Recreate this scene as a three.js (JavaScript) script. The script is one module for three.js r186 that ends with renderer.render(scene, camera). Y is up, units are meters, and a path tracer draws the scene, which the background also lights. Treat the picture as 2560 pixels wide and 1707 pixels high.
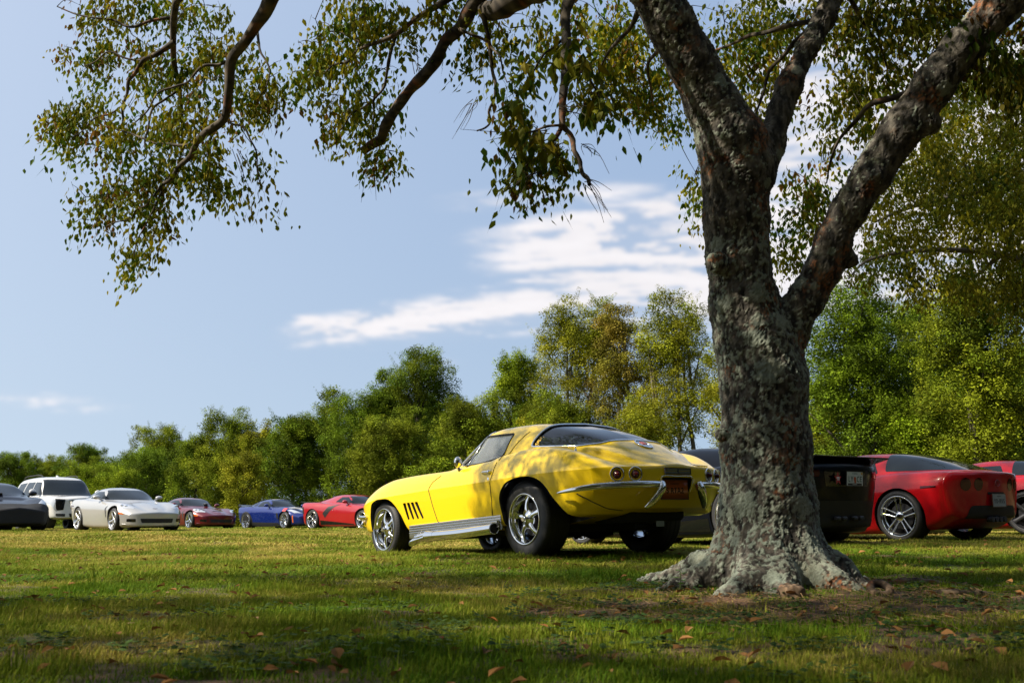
import * as THREE from 'three';
import { RoundedBoxGeometry } from 'three/addons/geometries/RoundedBoxGeometry.js';
import * as BGU from 'three/addons/utils/BufferGeometryUtils.js';
import { Brush, Evaluator, SUBTRACTION, INTERSECTION } from 'three-bvh-csg';
import { createNoise3D, createNoise2D } from 'simplex-noise';

// ---------------------------------------------------------------- camera, sky, sun, exposure
const scene = new THREE.Scene();
const EYE = 0.5;                                     // metres above the grass at the lens
const FOV = 2 * Math.atan(853.5 / 2489) * 180 / Math.PI;
const PITCH = Math.atan(398.5 / 2489);
const camera = new THREE.PerspectiveCamera(FOV, 1024 / 682, 0.05, 4000);
camera.position.set(0, EYE, 0);
camera.rotation.set(PITCH, 0, 0);
camera.focus = 9.3; camera.userData.fStop = 5.6;
const renderer = new THREE.WebGLRenderer({ antialias: true });
renderer.toneMapping = THREE.LinearToneMapping;
const EXPOSURE = 1.7; renderer.toneMappingExposure = EXPOSURE;
renderer.shadowMap.enabled = true;
const SUN = new THREE.Vector3(-0.74, 0.68, 0.10).normalize();
const sun = new THREE.DirectionalLight(new THREE.Color(1.0, 0.90, 0.74), 5);
sun.position.copy(SUN).multiplyScalar(120); sun.target.position.set(0, 0, -14);
sun.castShadow = true; sun.shadow.radius = 1.6; sun.shadow.mapSize.set(4096, 4096);
Object.assign(sun.shadow.camera, { left: -40, right: 40, top: 40, bottom: -40, near: 1, far: 260 });
sun.name = 'sun'; scene.add(sun, sun.target);

function mulberry(a) { return () => { a |= 0; a = a + 0x6D2B79F5 | 0; let t = Math.imul(a ^ a >>> 15, 1 | a); t = t + Math.imul(t ^ t >>> 7, 61 | t) ^ t; return ((t ^ t >>> 14) >>> 0) / 4294967296; }; }
const n3 = createNoise3D(mulberry(11)), n2 = createNoise2D(mulberry(12));
const clamp = (x, a = 0, b = 1) => Math.min(b, Math.max(a, x));
const lerp = (a, b, t) => a + (b - a) * t;
const sstep = (a, b, x) => { const t = clamp((x - a) / (b - a)); return t * t * (3 - 2 * t); };
function fbm3(x, y, z, o = 4) { let s = 0, a = 0.5; for (let i = 0; i < o; i++) { s += a * n3(x, y, z); x *= 2.03; y *= 2.03; z *= 2.03; a *= 0.5; } return s; }
function fbm2(x, y, o = 4) { let s = 0, a = 0.5; for (let i = 0; i < o; i++) { s += a * n2(x, y); x *= 2.03; y *= 2.03; a *= 0.5; } return s; }
const lin = (r, g, b) => new THREE.Color().setRGB(r, g, b);

// the sky: one computed panorama of clear air with streaks of cloud
{
  const W = 2048, H = 1024, data = new Float32Array(W * H * 4);
  for (let j = 0; j < H; j++) {
    const el = ((j + 0.5) / H - 0.5) * Math.PI, ce = Math.cos(el), sy = Math.sin(el);
    for (let i = 0; i < W; i++) {
      const th = ((i + 0.5) / W - 0.5) * 2 * Math.PI;
      const x = Math.cos(th) * ce, z = Math.sin(th) * ce;
      const az = Math.atan2(x, -z);                       // right of the view direction
      const e = Math.max(0, el), h = Math.exp(-e / 0.20), h2 = Math.exp(-e / 0.75);
      const cs = clamp(x * SUN.x + sy * SUN.y + z * SUN.z, -1, 1), glow = Math.pow((cs + 1) / 2, 3.0);
      let r = lerp(0.17, 0.40, h2), g = lerp(0.275, 0.505, h2), b = lerp(0.52, 0.735, h2);
      r = lerp(r, 0.62, h * 0.72); g = lerp(g, 0.685, h * 0.72); b = lerp(b, 0.775, h * 0.72);
      r = r * 0.80 + glow * 0.60; g = g * 0.93 + glow * 0.55; b = b * 0.98 + glow * 0.45;
      if (el > 0.005) {
        // clouds live on a sheet overhead, stretched along the wind
        const k = 1 / (sy + 0.10), px = x * k, pz = z * k;
        const wx = px * 0.55 + pz * 0.12, wz = pz * 0.9 - px * 0.15;
        const warp = fbm2(wx * 1.5 + 7, wz * 1.5, 4) * 0.7;
        const big = fbm2(wx * 0.62 + 3.1 + warp * 0.35, wz * 0.62 + 5.3, 4);
        const fine = fbm2(wx * 3.1 + warp * 1.4, wz * 4.6 + warp, 6);
        const fine2 = fbm2(wx * 8.5 + warp * 2, wz * 15 - warp, 4), deg = 180 / Math.PI, A = az * deg, E = el * deg;
        // the bank to the right of the view, its long tail reaching left and down
        const tail = Math.exp(-Math.pow((E - (10.5 + 0.14 * (A + 4))) / (0.70 + 0.055 * Math.max(0, A + 14)), 2)) * sstep(-15, -11, A) * (1 - sstep(6, 14, A));
        const top = 16.6 + 0.12 * (A - 6) + 1.4 * sstep(8, 30, A) * 3, bot = 10.4 + 0.02 * A;
        const bank = 1.2 * sstep(-7, 4.0, A - 0.55 * (16 - E)) * sstep(top + 0.9, top - 0.7, E) * sstep(bot - 2.4, bot + 1.2, E) * (1 - sstep(38, 60, A));
        const veil = sstep(8, 18, A) * (1 - sstep(45, 70, A)) * sstep(9, 14, E) * (1 - sstep(20, 40, E)) * 0.75;
        const wisp = Math.exp(-Math.pow((E - 5.0 + 0.05 * (A + 24)) / 0.6, 2)) * (1 - sstep(-24, -18, A)) * sstep(-50, -34, A) * 0.42;
        const puff = Math.exp(-Math.pow((E - 10.05) / 0.36, 2) - Math.pow((A + 11.6) / 1.0, 2)) * 1.1;
        const faint = Math.exp(-Math.pow((E - 17.2 - 0.05 * A) / 0.7, 2)) * sstep(-7, -2, A) * (1 - sstep(6, 12, A)) * 0.6 + Math.exp(-Math.pow((E - 7.9) / 0.3, 2) - Math.pow((A + 4) / 1.6, 2)) * 0.3;
        let m = Math.max(tail * 0.98, bank * 1.0, wisp, puff, veil, faint) ;
        let c = clamp(m * (1.02 + fine * 1.45 + fine2 * 0.7) - 0.24 + (fine + fine2 * .5) * 0.30 * m, 0, 1);
        c = 0.86 * sstep(0.0, 1.0, c) + 0.14 * sstep(0.05, 1.0, m);
        const other = sstep(0.12, 0.55, big + fine * 0.35) * 0.55 * sstep(0.02, 0.2, el) * sstep(0.75, 1.25, Math.abs(az));   // the sky goes on with the same kind of cloud all round
        c = Math.max(c, other);
        const lit = 0.92 + 0.10 * fine + glow * 0.10;
        r = lerp(r, lit, c * 0.95); g = lerp(g, lit * 0.965, c * 0.95); b = lerp(b, lit * 0.985, c * 0.95);
      } else if (el < 0) { const d = sstep(0, -0.25, el); r = lerp(r, 0.20, d); g = lerp(g, 0.19, d); b = lerp(b, 0.13, d); }
      const o = (j * W + i) * 4; data[o] = r / EXPOSURE; data[o + 1] = g / EXPOSURE; data[o + 2] = b / EXPOSURE; data[o + 3] = 1;
    }
  }
  const sky = new THREE.DataTexture(data, W, H, THREE.RGBAFormat, THREE.FloatType);
  sky.mapping = THREE.EquirectangularReflectionMapping; sky.magFilter = sky.minFilter = THREE.LinearFilter; sky.wrapS = THREE.RepeatWrapping; sky.needsUpdate = true;
  scene.background = sky; scene.environment = sky;
}

// ---------------------------------------------------------------- helpers
const V = (x, y, z) => new THREE.Vector3(x, y, z);
const counts = {};
function numbered(n) { const k = counts[n] = (counts[n] ?? -1) + 1; return k ? n + '_' + String(k).padStart(3, '0') : n; }
function tag(o, label, category, group, kind) { o.userData.label = label; if (category) o.userData.category = category; if (group) o.userData.group = group; if (kind) o.userData.kind = kind; return o; }
function shade(o) { o.castShadow = o.receiveShadow = true; return o; }
function part(name, geo, mat, parent) { const m = shade(new THREE.Mesh(geo, mat)); m.name = name; parent.add(m); return m; }
function base(name) { const g = new THREE.Group(); g.name = numbered(name); scene.add(g); return g; }
function sub(name, parent) { const g = new THREE.Group(); g.name = name; parent.add(g); return g; }
const clean = (g) => { const o = new THREE.BufferGeometry(); g = g.index ? g.toNonIndexed() : g; o.setAttribute('position', g.attributes.position); if (!g.attributes.normal) g.computeVertexNormals(); o.setAttribute('normal', g.attributes.normal); return o; };
const merge = (list) => BGU.mergeGeometries(list.map(clean), false);
const box = (sx, sy, sz, x = 0, y = 0, z = 0, r = 0) => { const g = r ? new RoundedBoxGeometry(sx, sy, sz, 2, r) : new THREE.BoxGeometry(sx, sy, sz); return g.translate(x, y, z); };
const cyl = (r0, r1, h, n = 20, axis = 'y') => { const g = new THREE.CylinderGeometry(r0, r1, h, n); if (axis === 'x') g.rotateZ(-Math.PI / 2); if (axis === 'z') g.rotateX(Math.PI / 2); return g; };
function tube(pts, rad, n = 8, seg = 0, closed = false) {
  const c = new THREE.CatmullRomCurve3(pts, closed, 'centripetal'), S = seg || Math.max(4, pts.length * 4), f = typeof rad === 'function' ? rad : null;
  const g = new THREE.TubeGeometry(c, S, f ? 1 : rad, n, closed);
  if (f) { const p = g.attributes.position; for (let i = 0; i <= S; i++) { const o = c.getPointAt(i / S), R = f(i / S); for (let j = 0; j <= n; j++) { const k = i * (n + 1) + j; p.setXYZ(k, o.x + (p.getX(k) - o.x) * R, o.y + (p.getY(k) - o.y) * R, o.z + (p.getZ(k) - o.z) * R); } } }
  return g;
}
const std = (color, roughness, metalness = 0, extra = {}) => new THREE.MeshStandardMaterial({ color, roughness, metalness, ...extra });
const phys = (color, roughness, extra = {}) => new THREE.MeshPhysicalMaterial({ color, roughness, ...extra });
// a point of the place seen at a pixel of the 2560 x 1707 photograph, a given distance away
const CP = Math.cos(PITCH), SP = Math.sin(PITCH);
function at(px, py, depth) { const a = (px - 1280) / 2489, b = (853.5 - py) / 2489, dy = b * CP + SP, dz = b * SP - CP, t = depth / -dz; return V(a * t, EYE + dy * t, dz * t); }
const atD = (x, y, d) => at(x * 1.08844, y * 1.08844, d);

// ---------------------------------------------------------------- the lie of the land
const BUMPS = [[0, -3, -.20], [0, 1, -.26], [0, 3.5, -.20], [-2.5, 4, -.18], [2.7, 4.5, -.19], [1.6, 6, -.16], [1.6, 5.1, -.23], [0.1, 8.7, -.10], [-1.38, 10.7, -.165], [1.4, 9.8, -.08], [-.1, 11.9, -.12], [2.5, 11.7, -.02], [3.9, 11.6, -.01], [0.95, 13.9, -.13], [2.3, 14.6, -.10], [5.3, 13.2, -.02], [7.4, 15, 0], [4, 7, -.08], [-4, 8, -.17], [-5, 12, -.10]];
function H(x, z) {
  const d = -z, far = -.2 - .0225 * Math.min(d, 260) * (d > 0 ? 1 : 0.2);
  let s = 0, w = 0.12; for (const [bx, bd, r] of BUMPS) { const k = Math.exp(-((x - bx) ** 2 + (d - bd) ** 2) / 5.5); s += k * r; w += k; }
  return EYE + far + s / w + .03 * Math.exp(-((x - 1.6) ** 2 + (d - 5.7) ** 2) / .9) + 0.012 * n2(x * 0.7, z * 0.7) + 0.03 * n2(x * 0.13 + 9, z * 0.13);
}
// ---------------------------------------------------------------- car bodies: lofted sections, cut and trimmed with solids
function pchip(xs, ys) {
  const n = xs.length, h = [], d = [], m = new Array(n).fill(0);
  for (let i = 0; i < n - 1; i++) { h[i] = xs[i + 1] - xs[i]; d[i] = (ys[i + 1] - ys[i]) / h[i]; }
  m[0] = d[0]; m[n - 1] = d[n - 2];
  for (let i = 1; i < n - 1; i++) if (d[i - 1] * d[i] > 0) { const a = 2 * h[i] + h[i - 1], b = h[i] + 2 * h[i - 1]; m[i] = (a + b) / (a / d[i - 1] + b / d[i]); }
  return (x) => { if (x <= xs[0]) return ys[0]; if (x >= xs[n - 1]) return ys[n - 1]; let i = 0; while (x > xs[i + 1]) i++; const t = (x - xs[i]) / h[i], a = t * t, b = a * t; return (2 * b - 3 * a + 1) * ys[i] + (b - 2 * a + t) * h[i] * m[i] + (3 * a - 2 * b) * ys[i + 1] + (b - a) * h[i] * m[i + 1]; };
}
function table(rows) { rows = [...rows].sort((a, b) => a[0] - b[0]); const xs = rows.map((r) => r[0]), f = rows[0].slice(1).map((_, k) => pchip(xs, rows.map((r) => r[k + 1]))); return Object.assign((u) => f.map((g) => g(u)), { lo: xs[0], hi: xs[xs.length - 1] }); }
function chaikin(p, n) { for (let k = 0; k < n; k++) { const q = [p[0]]; for (let i = 0; i < p.length - 1; i++) { const [a, b] = [p[i], p[i + 1]]; if (i) q.push([a[0] * .75 + b[0] * .25, a[1] * .75 + b[1] * .25]); if (i < p.length - 2) q.push([a[0] * .25 + b[0] * .75, a[1] * .25 + b[1] * .75]); } q.push(p[p.length - 1]); p = q; } return p; }
function radial(p, cy, a) {      // farthest crossing of a ray from (0, cy) with a polyline of [z, y]
  const dx = Math.cos(a), dy = Math.sin(a); let best = 0;
  for (let i = 0; i < p.length - 1; i++) {
    const ax = p[i][0], ay = p[i][1] - cy, bx = p[i + 1][0] - ax, by = p[i + 1][1] - cy - ay, den = dx * by - dy * bx;
    if (Math.abs(den) < 1e-9) continue;
    const t = (ax * by - ay * bx) / den, s = (ax * dy - ay * dx) / den;
    if (s >= -1e-6 && s <= 1 + 1e-6 && t > best) best = t;
  }
  return best;
}
function loft(spec) {
  const { L, G, cy, k = 0.05, NB = 12, NC = 38 } = spec, us = [];
  for (let i = 0; i <= spec.N; i++) { const t = i / spec.N; us.push(lerp(L.lo, L.hi, t)); }
  for (const e of [L.lo, L.hi]) for (const q of [.006, .02, .04]) us.push(e + (e === L.lo ? q : -q));
  us.sort((a, b) => a - b);
  const ring = us.map((u) => {
    const [yb, wb, ys, ws, yc, wc, yp, wp, yv, wv, yh] = L(u);
    const low = chaikin([[wb, yb], [lerp(wb, ws, .8), lerp(yb, ys, .35)], [ws, ys], [lerp(ws, wc, .62), lerp(ys, yc, .5)], [wc, yc]], 3);
    const b = spec.bulge ?? .03, up = chaikin([[wc, yc], [lerp(wc, wp, .30) + b, lerp(yc, yp, .42) + b * .4], [lerp(wc, wp, .72) + b * .5, lerp(yc, yp, .93)], [wp, yp], [lerp(wp, wv, .5), lerp(yp, yv, .35)], [wv, yv], [wv * .5, lerp(yv, yh, .7)], [0, yh]], 3);
    const all = [...low, ...up.slice(1)]; let g = null;
    if (G && u >= G.lo && u <= G.hi) { const [yr, wr, yre, wg] = G(u), bl = spec.belt; g = chaikin([[wg + .02, cy - .05], [wg, Math.min(bl, yre - .02)], [lerp(wg, wr, .5) + .018, lerp(Math.min(bl, yre - .02), yre, .55)], [wr, yre], [wr * .74, lerp(yre, yr, .8)], [0, yr]], 3); }
    const r = (a) => { const p = radial(all, cy, a), q = g ? radial(g, cy, a) : 0; const hh = Math.max(k - Math.abs(p - q), 0) / k; return Math.max(p, q) + (q > .02 ? hh * hh * k * .25 : 0); };
    const a1 = Math.atan2(yb - cy, wb), ac = Math.atan2(yc - cy, wc);
    const strip = (a, b2, n) => { const D = 150, pts = []; for (let i = 0; i <= D; i++) { const f = lerp(a, b2, i / D), R = r(f); pts.push([R * Math.cos(f), cy + R * Math.sin(f)]); } const s = [0]; for (let i = 1; i <= D; i++) s[i] = s[i - 1] + Math.hypot(pts[i][0] - pts[i - 1][0], pts[i][1] - pts[i - 1][1]); const out = []; for (let j = 0, i = 0; j <= n; j++) { const t = s[D] * j / n; while (i < D - 1 && s[i + 1] < t) i++; const f = clamp((t - s[i]) / Math.max(1e-9, s[i + 1] - s[i])); out.push([lerp(pts[i][0], pts[i + 1][0], f), lerp(pts[i][1], pts[i + 1][1], f)]); } return out; };
    const B = strip(a1, ac, NB), C = strip(ac, Math.PI / 2, NC); C[0] = B[NB]; C[NC][0] = 0;
    const A = [0, 1, 2, 3].map((j) => [B[0][0] * j / 3, lerp(yb, B[0][1], j / 3)]); A[3] = B[0];
    return { A, B, C };
  });
  const def = spec.deform ?? ((p) => p), P = (u, q, s) => def([u, q[1], q[0] * s]);
  const pos = [], nor = [], idx = [];
  const strips = spec.soft ? [(r) => r.A, (r) => [...r.B, ...r.C.slice(1)]] : [(r) => r.A, (r) => r.B, (r) => r.C];
  const a = V(), b = V();
  for (const get of strips) for (const s of [1, -1]) {
    const g = ring.map((r, i) => get(r).map((q) => P(us[i], q, s))), n = g[0].length, o = pos.length / 3;
    for (let i = 0; i < us.length; i++) for (let j = 0; j < n; j++) {
      const p = g[i][j], u0 = g[Math.max(0, i - 1)][j], u1 = g[Math.min(us.length - 1, i + 1)][j], v0 = g[i][Math.max(0, j - 1)], v1 = g[i][Math.min(n - 1, j + 1)];
      a.set(u1[0] - u0[0], u1[1] - u0[1], u1[2] - u0[2]); b.set(v1[0] - v0[0], v1[1] - v0[1], v1[2] - v0[2]); a.cross(b).multiplyScalar(s);
      if (Math.abs(p[2]) < 1e-6) a.z = 0; a.normalize(); if (!isFinite(a.x)) a.set(0, 1, 0);
      pos.push(...p); nor.push(a.x, a.y, a.z);
    }
    for (let i = 0; i < us.length - 1; i++) for (let j = 0; j < n - 1; j++) { const q = o + i * n + j, w = q + n; if (s > 0) idx.push(q, w, w + 1, q, w + 1, q + 1); else idx.push(q, w + 1, w, q, q + 1, w + 1); }
  }
  for (const e of [0, us.length - 1]) {
    const r = ring[e], half = [...r.A, ...r.B.slice(1), ...r.C.slice(1)], full = [...half.map((q) => [q[0], q[1]]), ...half.slice(1, -1).reverse().map((q) => [-q[0], q[1]])];
    const cyy = (half[0][1] + half[half.length - 1][1]) / 2, dir = e ? 1 : -1, fat = e ? spec.fatFront ?? .02 : spec.fatRear ?? .02;
    const S = [1, .985, .95, .85, .7, .5, .3, 0], o = pos.length / 3, n = full.length, g = new THREE.BufferGeometry(), pp = [], ii = [];
    for (const s of S) for (const q of full) pp.push(...def([us[e] + dir * fat * Math.min(1, Math.sqrt(1 - s * s) * 2.2), cyy + (q[1] - cyy) * s, q[0] * s]));
    for (let k2 = 0; k2 < S.length - 1; k2++) for (let j = 0; j < n; j++) { const q = k2 * n + j, w = k2 * n + (j + 1) % n; if (!e) { ii.push(q, w, q + n); if (S[k2 + 1]) ii.push(w, w + n, q + n); } else { ii.push(q, q + n, w); if (S[k2 + 1]) ii.push(w, q + n, w + n); } }
    g.setAttribute('position', new THREE.Float32BufferAttribute(pp, 3)); g.setIndex(ii); g.computeVertexNormals();
    for (let j = 0; j < pp.length; j++) pos.push(pp[j]); for (const v of g.attributes.normal.array) nor.push(v); for (const v of ii) idx.push(o + v);
  }
  const geo = new THREE.BufferGeometry(); geo.setAttribute('position', new THREE.Float32BufferAttribute(pos, 3)); geo.setAttribute('normal', new THREE.Float32BufferAttribute(nor, 3)); geo.setIndex(idx);
  return geo;
}
function swollen(geo, off) {     // the same solid grown (or shrunk) by off metres, closed
  let g = new THREE.BufferGeometry(); g.setAttribute('position', geo.attributes.position.clone()); g.setIndex(geo.index.clone()); g = BGU.mergeVertices(g, 1e-5); g.computeVertexNormals();
  const p = g.attributes.position, n = g.attributes.normal; for (let i = 0; i < p.count; i++) p.setXYZ(i, p.getX(i) + n.getX(i) * off, p.getY(i) + n.getY(i) * off, p.getZ(i) + n.getZ(i) * off);
  return g;
}
const csg = new Evaluator(); csg.attributes = ['position', 'normal']; csg.useGroups = true;
const M0 = new THREE.MeshBasicMaterial(), M1 = new THREE.MeshBasicMaterial();
const brush = (g, m = M1) => { g = g.index ? g : g; const b = new Brush(g, m); b.updateMatrixWorld(); return b; };
function carve(geo, cutters) {   // cut solids away, faces of the cuts returned apart
  let A = brush(geo, M0);
  for (const c of cutters) { const r = csg.evaluate(A, brush(c, M1), SUBTRACTION); r.updateMatrixWorld(); A = r; }
  return A;
}
function faces(b, mat) {         // the triangles of a result that wear one of the two marks
  const g = b.geometry, mats = Array.isArray(b.material) ? b.material : [b.material], P = [], N = [], p = g.attributes.position, n = g.attributes.normal, ix = g.index;
  const groups = g.groups.length ? g.groups : [{ start: 0, count: (ix ? ix.count : p.count), materialIndex: 0 }];
  for (const gr of groups) { if (mats[gr.materialIndex] !== mat) continue; for (let i = gr.start; i < gr.start + gr.count; i++) { const k = ix ? ix.getX(i) : i; P.push(p.getX(k), p.getY(k), p.getZ(k)); N.push(n.getX(k), n.getY(k), n.getZ(k)); } }
  const o = new THREE.BufferGeometry(); o.setAttribute('position', new THREE.Float32BufferAttribute(P, 3)); o.setAttribute('normal', new THREE.Float32BufferAttribute(N, 3)); return o;
}
function keep(g, test) { const P = [], N = [], p = g.attributes.position.array, n = g.attributes.normal.array; for (let i = 0; i < p.length; i += 9) if (test((p[i] + p[i + 3] + p[i + 6]) / 3, (p[i + 1] + p[i + 4] + p[i + 7]) / 3, (p[i + 2] + p[i + 5] + p[i + 8]) / 3, (n[i] + n[i + 3] + n[i + 6]) / 3, (n[i + 1] + n[i + 4] + n[i + 7]) / 3, (n[i + 2] + n[i + 5] + n[i + 8]) / 3)) for (let k = 0; k < 9; k++) { P.push(p[i + k]); N.push(n[i + k]); } const o = new THREE.BufferGeometry(); o.setAttribute('position', new THREE.Float32BufferAttribute(P, 3)); o.setAttribute('normal', new THREE.Float32BufferAttribute(N, 3)); return o; }
function rounded(pts, r) {       // polygon with rounded corners, [x, y] or [x, y, r]
  const s = new THREE.Shape(), n = pts.length;
  for (let i = 0; i < n; i++) { const p = pts[i], a = pts[(i + n - 1) % n], b = pts[(i + 1) % n], R = p[2] ?? r, la = Math.hypot(a[0] - p[0], a[1] - p[1]), lb = Math.hypot(b[0] - p[0], b[1] - p[1]), ta = Math.min(.48, R / la), tb = Math.min(.48, R / lb); const A = [lerp(p[0], a[0], ta), lerp(p[1], a[1], ta)], B = [lerp(p[0], b[0], tb), lerp(p[1], b[1], tb)]; if (i) s.lineTo(...A); else s.moveTo(...A); s.quadraticCurveTo(p[0], p[1], ...B); }
  s.closePath(); return s;
}
const sidePrism = (pts, z0, z1, r = .02, seg = 4) => new THREE.ExtrudeGeometry(rounded(pts, r), { depth: z1 - z0, bevelEnabled: false, curveSegments: seg }).translate(0, 0, z0);
const frontPrism = (pts, x0, x1, r = .02, seg = 4) => { const g = new THREE.ExtrudeGeometry(rounded(pts.map((p) => [-p[0], p[1], p[2]]), r), { depth: x1 - x0, bevelEnabled: false, curveSegments: seg }); return g.rotateY(Math.PI / 2).translate(x0, 0, 0); };   // [z, y]
const topPrism = (pts, y0, y1, r = .02, seg = 4) => { const g = new THREE.ExtrudeGeometry(rounded(pts.map((p) => [p[0], -p[1], p[2]]), r), { depth: y1 - y0, bevelEnabled: false, curveSegments: seg }); return g.rotateX(-Math.PI / 2).translate(0, y0, 0); };   // [x, z]
function patch(solid, prism) { return faces(csg.evaluate(brush(solid, M0), brush(prism, M1), INTERSECTION), M0); }
function loops(g, tol = 2e-4) {  // closed outlines of an open sheet
  const p = g.attributes.position, key = (i) => Math.round(p.getX(i) / tol) + ',' + Math.round(p.getY(i) / tol) + ',' + Math.round(p.getZ(i) / tol), edges = new Map(), pts = new Map();
  for (let i = 0; i < p.count; i += 3) { const k = [key(i), key(i + 1), key(i + 2)]; for (let j = 0; j < 3; j++) { pts.set(k[j], [p.getX(i + j), p.getY(i + j), p.getZ(i + j)]); const a = k[j], b = k[(j + 1) % 3]; if (a === b) continue; if (edges.has(b + '|' + a)) edges.delete(b + '|' + a); else edges.set(a + '|' + b, [a, b]); } }
  const next = new Map(); for (const [a, b] of edges.values()) { if (!next.has(a)) next.set(a, []); next.get(a).push(b); }
  const out = []; for (const s of [...next.keys()]) { let c = s, l = []; while (next.get(c)?.length) { l.push(V(...pts.get(c))); c = next.get(c).pop(); } if (l.length > 12) out.push(l); }
  return out.sort((a, b) => b.length - a.length);
}
function trim(g, r, mat, name, parent, step = .03) { const l = loops(g); if (!l.length) return; const src = l[0], q = [src[0]]; for (const v of src) if (v.distanceTo(q[q.length - 1]) > step) q.push(v); if (q[0].distanceTo(q[q.length - 1]) < step * .7) q.pop(); part(name, tube(q, r, 6, q.length * 2, true), mat, parent); }

// ---- materials shared by the cars
const chrome = std(lin(.80, .80, .80), .06, 1), brushed = std(lin(.62, .62, .62), .22, 1), darkMetal = std(lin(.05, .05, .055), .45, .6);
const rubber = std(lin(.016, .016, .017), .62), blackTrim = std(lin(.012, .012, .013), .5), wellMat = std(lin(.010, .010, .010), .9), cabinMat = std(lin(.02, .02, .022), .75);
const glassDark = phys(lin(.008, .012, .015), .03, { ior: 1.45 });
const lampGlass = phys(lin(1, 1, 1), .02, { transmission: 1, thickness: 0, ior: 1.45 }), lampRed = phys(lin(.045, .0012, .0012), .10), amber = phys(lin(.75, .16, .01), .15, { clearcoat: 1 });
const paint = (c, r = .35, extra = {}) => phys(c, r, { clearcoat: 1, clearcoatRoughness: .03, ior: 1.5, ...extra });

// ---- wheels: lathe tyre with cut tread, rim by kind; axle along z, outer face towards -z
function tyreGeo(R, w, rimR, blocks = 64) {
  const prof = []; const h = w / 2;
  for (const [t, r, z] of [[0, rimR - .012, -h + .018], [1, rimR, -h + .008], [2, rimR + .006, -h + .002], [3, lerp(rimR, R, .35), -h - .006], [4, lerp(rimR, R, .62), -h - .004], [5, R - .026, -h + .004], [6, R - .014, -h + .012], [7, R - .004, -h + .024]]) prof.push([r, z, t]);
  const gz = [-.30, -.12, .12, .30]; for (const q of gz) { prof.push([R, (q - .03) * w, 8], [R - .008, (q - .02) * w, 9], [R - .008, (q + .02) * w, 9], [R, (q + .03) * w, 8]); }
  for (const [r, z] of prof.slice(0, 8).reverse()) prof.push([r, -z, 7]);
  const S = blocks * 2, P = [], I = [], n = prof.length;
  for (let i = 0; i <= S; i++) { const a = i / S * 2 * Math.PI, notch = i % 2; for (let j = 0; j < n; j++) { let [r, z, t] = prof[j]; if (notch && (t === 6 || t === 7 || t === 8) && r > R - .02) r -= .006; const sk = Math.abs(z) * .12; P.push(Math.cos(a + sk) * r, Math.sin(a + sk) * r, z); } }
  for (let i = 0; i < S; i++) for (let j = 0; j < n - 1; j++) { const a = i * n + j, b = a + n; I.push(a, a + 1, b, b, a + 1, b + 1); }
  const g = new THREE.BufferGeometry(); g.setAttribute('position', new THREE.Float32BufferAttribute(P, 3)); g.setIndex(I); g.computeVertexNormals(); return g;
}
function latheZ(prof, n = 64) { const g = new THREE.LatheGeometry(prof.map(([r, z]) => new THREE.Vector2(Math.max(1e-4, r), z)), n); return g.rotateX(Math.PI / 2); }    // [radius, z]
function spokeLoft(stations, n = 10) { // stations: [r, half width, z front, z back, tangential offset]
  const P = [], I = []; for (const [r, hw, zf, zb, o = 0] of stations) for (let j = 0; j < n; j++) { const a = j / n * 2 * Math.PI, c = Math.cos(a), s = Math.sin(a), e = Math.sign(c) * Math.pow(Math.abs(c), .8), f = Math.sign(s) * Math.pow(Math.abs(s), .8); P.push(r, e * hw + o, lerp(zf, zb, .5) - f * (zb - zf) / 2); }
  for (let i = 0; i < stations.length - 1; i++) for (let j = 0; j < n; j++) { const a = i * n + j, b = i * n + (j + 1) % n; I.push(a, a + n, b, b, a + n, b + n); }
  const g = new THREE.BufferGeometry(); g.setAttribute('position', new THREE.Float32BufferAttribute(P, 3)); g.setIndex(I); g.computeVertexNormals(); return g;
}
function wheelKit(R, w, rimR, kind) {
  const h = w / 2, kit = { tyre: tyreGeo(R, w, rimR) }, f = -h;
  kit.barrel = latheZ([[rimR, f + .012], [rimR - .012, f + .05], [rimR - .03, f + .09], [rimR - .03, h - .02], [rimR, h - .01]]);
  const lip = latheZ([[rimR - .004, f + .016], [rimR + .008, f + .004], [rimR + .010, f - .003], [rimR + .002, f - .008], [rimR - .008, f - .002], [rimR - .014, f + .02], [rimR - .020, f + .045], [rimR - .034, f + .06]]);
  const spokes = [], N = kind.n, rIn = kind.hub ?? .05;
  for (let i = 0; i < N; i++) {
    const a = i / N * 2 * Math.PI + (kind.turn ?? .31);
    for (const g of kind.spoke(rimR, f)) spokes.push(clean(g.clone().rotateZ(a)));
    if (kind.lugs) spokes.push(clean(cyl(.011, .011, .03, 6, 'z').translate(.062, 0, f + kind.lugs).rotateZ(a + Math.PI / N)));
  }
  kit.rim = merge([lip, ...spokes]); kit.hub = kind.cap(f); kit.disc = latheZ([[.001, f + .085], [rimR * .66, f + .085], [rimR * .66, f + .10], [.001, f + .10]], 40);
  return kit;
}
function addWheel(parent, kit, x, y, z, mats, roll = 0) {  // z < 0: left side of the car, outer face out
  const g = sub('wheel', parent); g.position.set(x, y, z); if (z > 0) g.rotation.y = Math.PI; const r = roll;
  for (const [n, geo, m] of [['tire', kit.tyre, rubber], ['barrel', kit.barrel, mats[1] ?? darkMetal], ['rim', kit.rim, mats[0]], ['hub_cap', kit.hub, mats[2] ?? mats[0]], ['brake_disc', kit.disc, darkMetal]]) { const m2 = part(n, geo, m, g); m2.rotation.z = r; }
  return g;
}
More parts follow.
